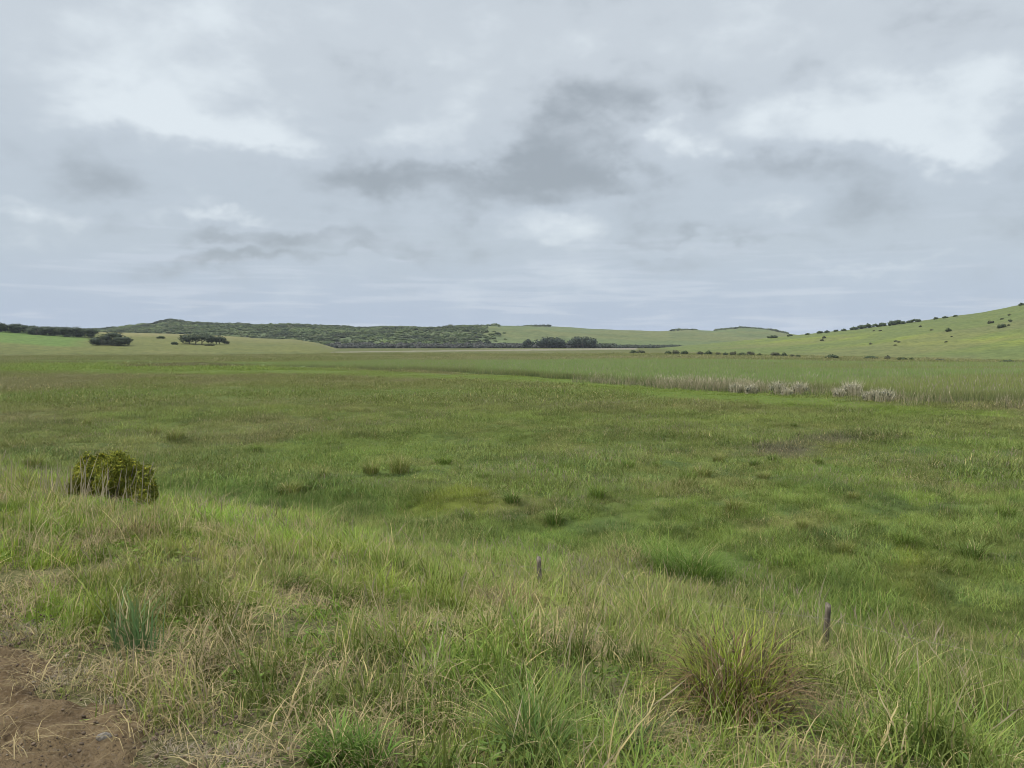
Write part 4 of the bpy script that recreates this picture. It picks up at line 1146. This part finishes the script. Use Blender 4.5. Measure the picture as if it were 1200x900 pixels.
for (px, py, rx, ry, am) in [(150, 265, 300, 32, -.09), (430, 195, 200, 22, -.12), (1020, 215, 220, 26, -.08), (450, 300, 300, 14, -.08), (170, 60, 180, 60, .1), (1080, 110, 110, 40, .1), (600, 204, 120, 46, -.25), (665, 160, 100, 52, -.20), (745, 110, 80, 40, -.13), (530, 172, 80, 26, .2), (560, 120, 110, 40, .14), (795, 175, 46, 30, .30), (860, 205, 80, 26, -.08), (880, 120, 60, 36, -.12), (930, 95, 20, 25, -.07), (1050, 140, 140, 40, .28), (1000, 195, 150, 18, -.10), (1130, 165, 50, 18, .12), (400, 50, 60, 40, -.13), (290, 75, 60, 36, -.06), (60, 205, 140, 26, -.06), (130, 135, 140, 26, .16), (210, 150, 60, 16, .14), (300, 170, 60, 12, .1), (250, 215, 130, 18, -.05),
                             (290, 258, 90, 8, .2), (60, 250, 60, 7, .1), (250, 276, 150, 9, -.07), (440, 205, 90, 24, -.1), (750, 50, 150, 50, .1), (60, 30, 130, 50, .08), (1170, 60, 60, 90, -.08), (560, 40, 160, 40, .08), (620, 238, 70, 10, -.14), (700, 236, 50, 8, .14), (780, 291, 60, 6, .14), (260, 290, 70, 6, .12), (330, 305, 160, 6, -.1), (900, 280, 200, 8, -.1), (1020, 300, 150, 4, .08)]:
    shade = math_(nt, 'MULTIPLY_ADD', blob(px, py, rx, ry), am, shade)
shade = math_(nt, 'MULTIPLY', shade, mapr(nt, sx.outputs[2], .0, .15, .35, 1.0))
# low banded cloud close to the horizon
c4 = noise(nt, vscale(D, (5, 5, 62)), 1.3, 5, .55, .5)
band = math_(nt, 'MULTIPLY', mapr(nt, c4, .47, .66), mapr(nt, sx.outputs[2], .2, .05, 0, 1))
base = mixrgb(nt, math_(nt, 'MULTIPLY', band, .5), base, (.61, .67, .76))
bright = mixrgb(nt, mapr(nt, shade, .0, .34), base, (.755, .82, .865))
dark = mixrgb(nt, mapr(nt, shade, .0, -.36), bright, (.352, .397, .437))
# an overcast deck is brightest overhead
zen = mapr(nt, sx.outputs[2], .42, .9, SKYK, SKYK * 2.75)
mulz = N(nt, 'ShaderNodeVectorMath', operation='SCALE'); L(nt, dark, mulz.inputs[0]); L(nt, zen, mulz.inputs['Scale'])
bg1 = N(nt, 'ShaderNodeBackground'); L(nt, mulz.outputs[0], bg1.inputs[0]); bg1.inputs[1].default_value = 1.0
sky = N(nt, 'ShaderNodeTexSky', sky_type='NISHITA'); sky.sun_disc = False; sky.sun_elevation = SUN_EL; sky.sun_rotation = SUN_AZ
bg2 = N(nt, 'ShaderNodeBackground'); L(nt, sky.outputs[0], bg2.inputs[0]); bg2.inputs[1].default_value = .05
mx = N(nt, 'ShaderNodeMixShader'); mx.inputs[0].default_value = .92
L(nt, bg2.outputs[0], mx.inputs[1]); L(nt, bg1.outputs[0], mx.inputs[2])
wo = N(nt, 'ShaderNodeOutputWorld'); L(nt, mx.outputs[0], wo.inputs[0])
w.cycles.sampling_method = 'MANUAL'; w.cycles.sample_map_resolution = 512

sl = bpy.data.lights.new('sun', 'SUN'); sl.energy = 1.5; sl.angle = R(10); sl.color = (1, .95, .84)
so = bpy.data.objects.new('sun', sl); COL.objects.link(so)
# the lamp shines along its -Z axis, from the sun's side of the sky
so.rotation_euler = (PI / 2 - SUN_EL, 0, -SUN_AZ + PI)
so.location = (0, 0, 60)

# ------------------------------------------------------------------ the air
a = Acc()
hx0, hx1, hy0, hy1, hz1 = -3400, 3400, -3400, 3400, 42.0
hz0 = -140.0
a.add([(hx0, hy0, hz0), (hx1, hy0, hz0), (hx1, hy1, hz0), (hx0, hy1, hz0), (hx0, hy0, hz1), (hx1, hy0, hz1), (hx1, hy1, hz1), (hx0, hy1, hz1)],
      [(0, 3, 2, 1), (4, 5, 6, 7), (0, 1, 5, 4), (1, 2, 6, 5), (2, 3, 7, 6), (3, 0, 4, 7)])
hm, nt = newmat('pale_air'); hm.cycles.homogeneous_volume = True
pv = N(nt, 'ShaderNodeVolumePrincipled'); pv.inputs['Color'].default_value = (.8, .87, 1, 1); pv.inputs['Density'].default_value = HAZE
o_ = N(nt, 'ShaderNodeOutputMaterial'); L(nt, pv.outputs[0], o_.inputs['Volume'])
hz = obj('haze', a.mesh('haze'), hm); tag(hz, 'faint pale haze softening the far hills', 'haze', None, 'stuff')

# ------------------------------------------------------------------ camera and render settings
cam = bpy.data.cameras.new('camera'); cam.sensor_width = 36; cam.lens = F / 1200 * 36; cam.clip_start = .05; cam.clip_end = 20000
co = bpy.data.objects.new('camera', cam); COL.objects.link(co); co.location = (0, 0, CAMZ); co.rotation_euler = (PI / 2 - PITCH, 0, 0)
SC.camera = co
SC.view_settings.view_transform = 'Standard'; SC.view_settings.look = 'None'; SC.view_settings.exposure = 1.32; SC.view_settings.gamma = 1; SC.view_settings.use_curve_mapping = False
SC.render.engine = 'CYCLES'
cy = SC.cycles
cy.max_bounces = 5; cy.diffuse_bounces = 3; cy.glossy_bounces = 2; cy.transmission_bounces = 3; cy.volume_bounces = 0
cy.use_denoising = True; cy.denoiser = 'OPENIMAGEDENOISE'; cy.denoising_input_passes = 'RGB_ALBEDO_NORMAL'; cy.denoising_prefilter = 'ACCURATE'
cy.caustics_reflective = False; cy.caustics_refractive = False
cy.use_adaptive_sampling = True; cy.adaptive_threshold = .006
SC.render.filter_size = .9; cy.filter_width = .9
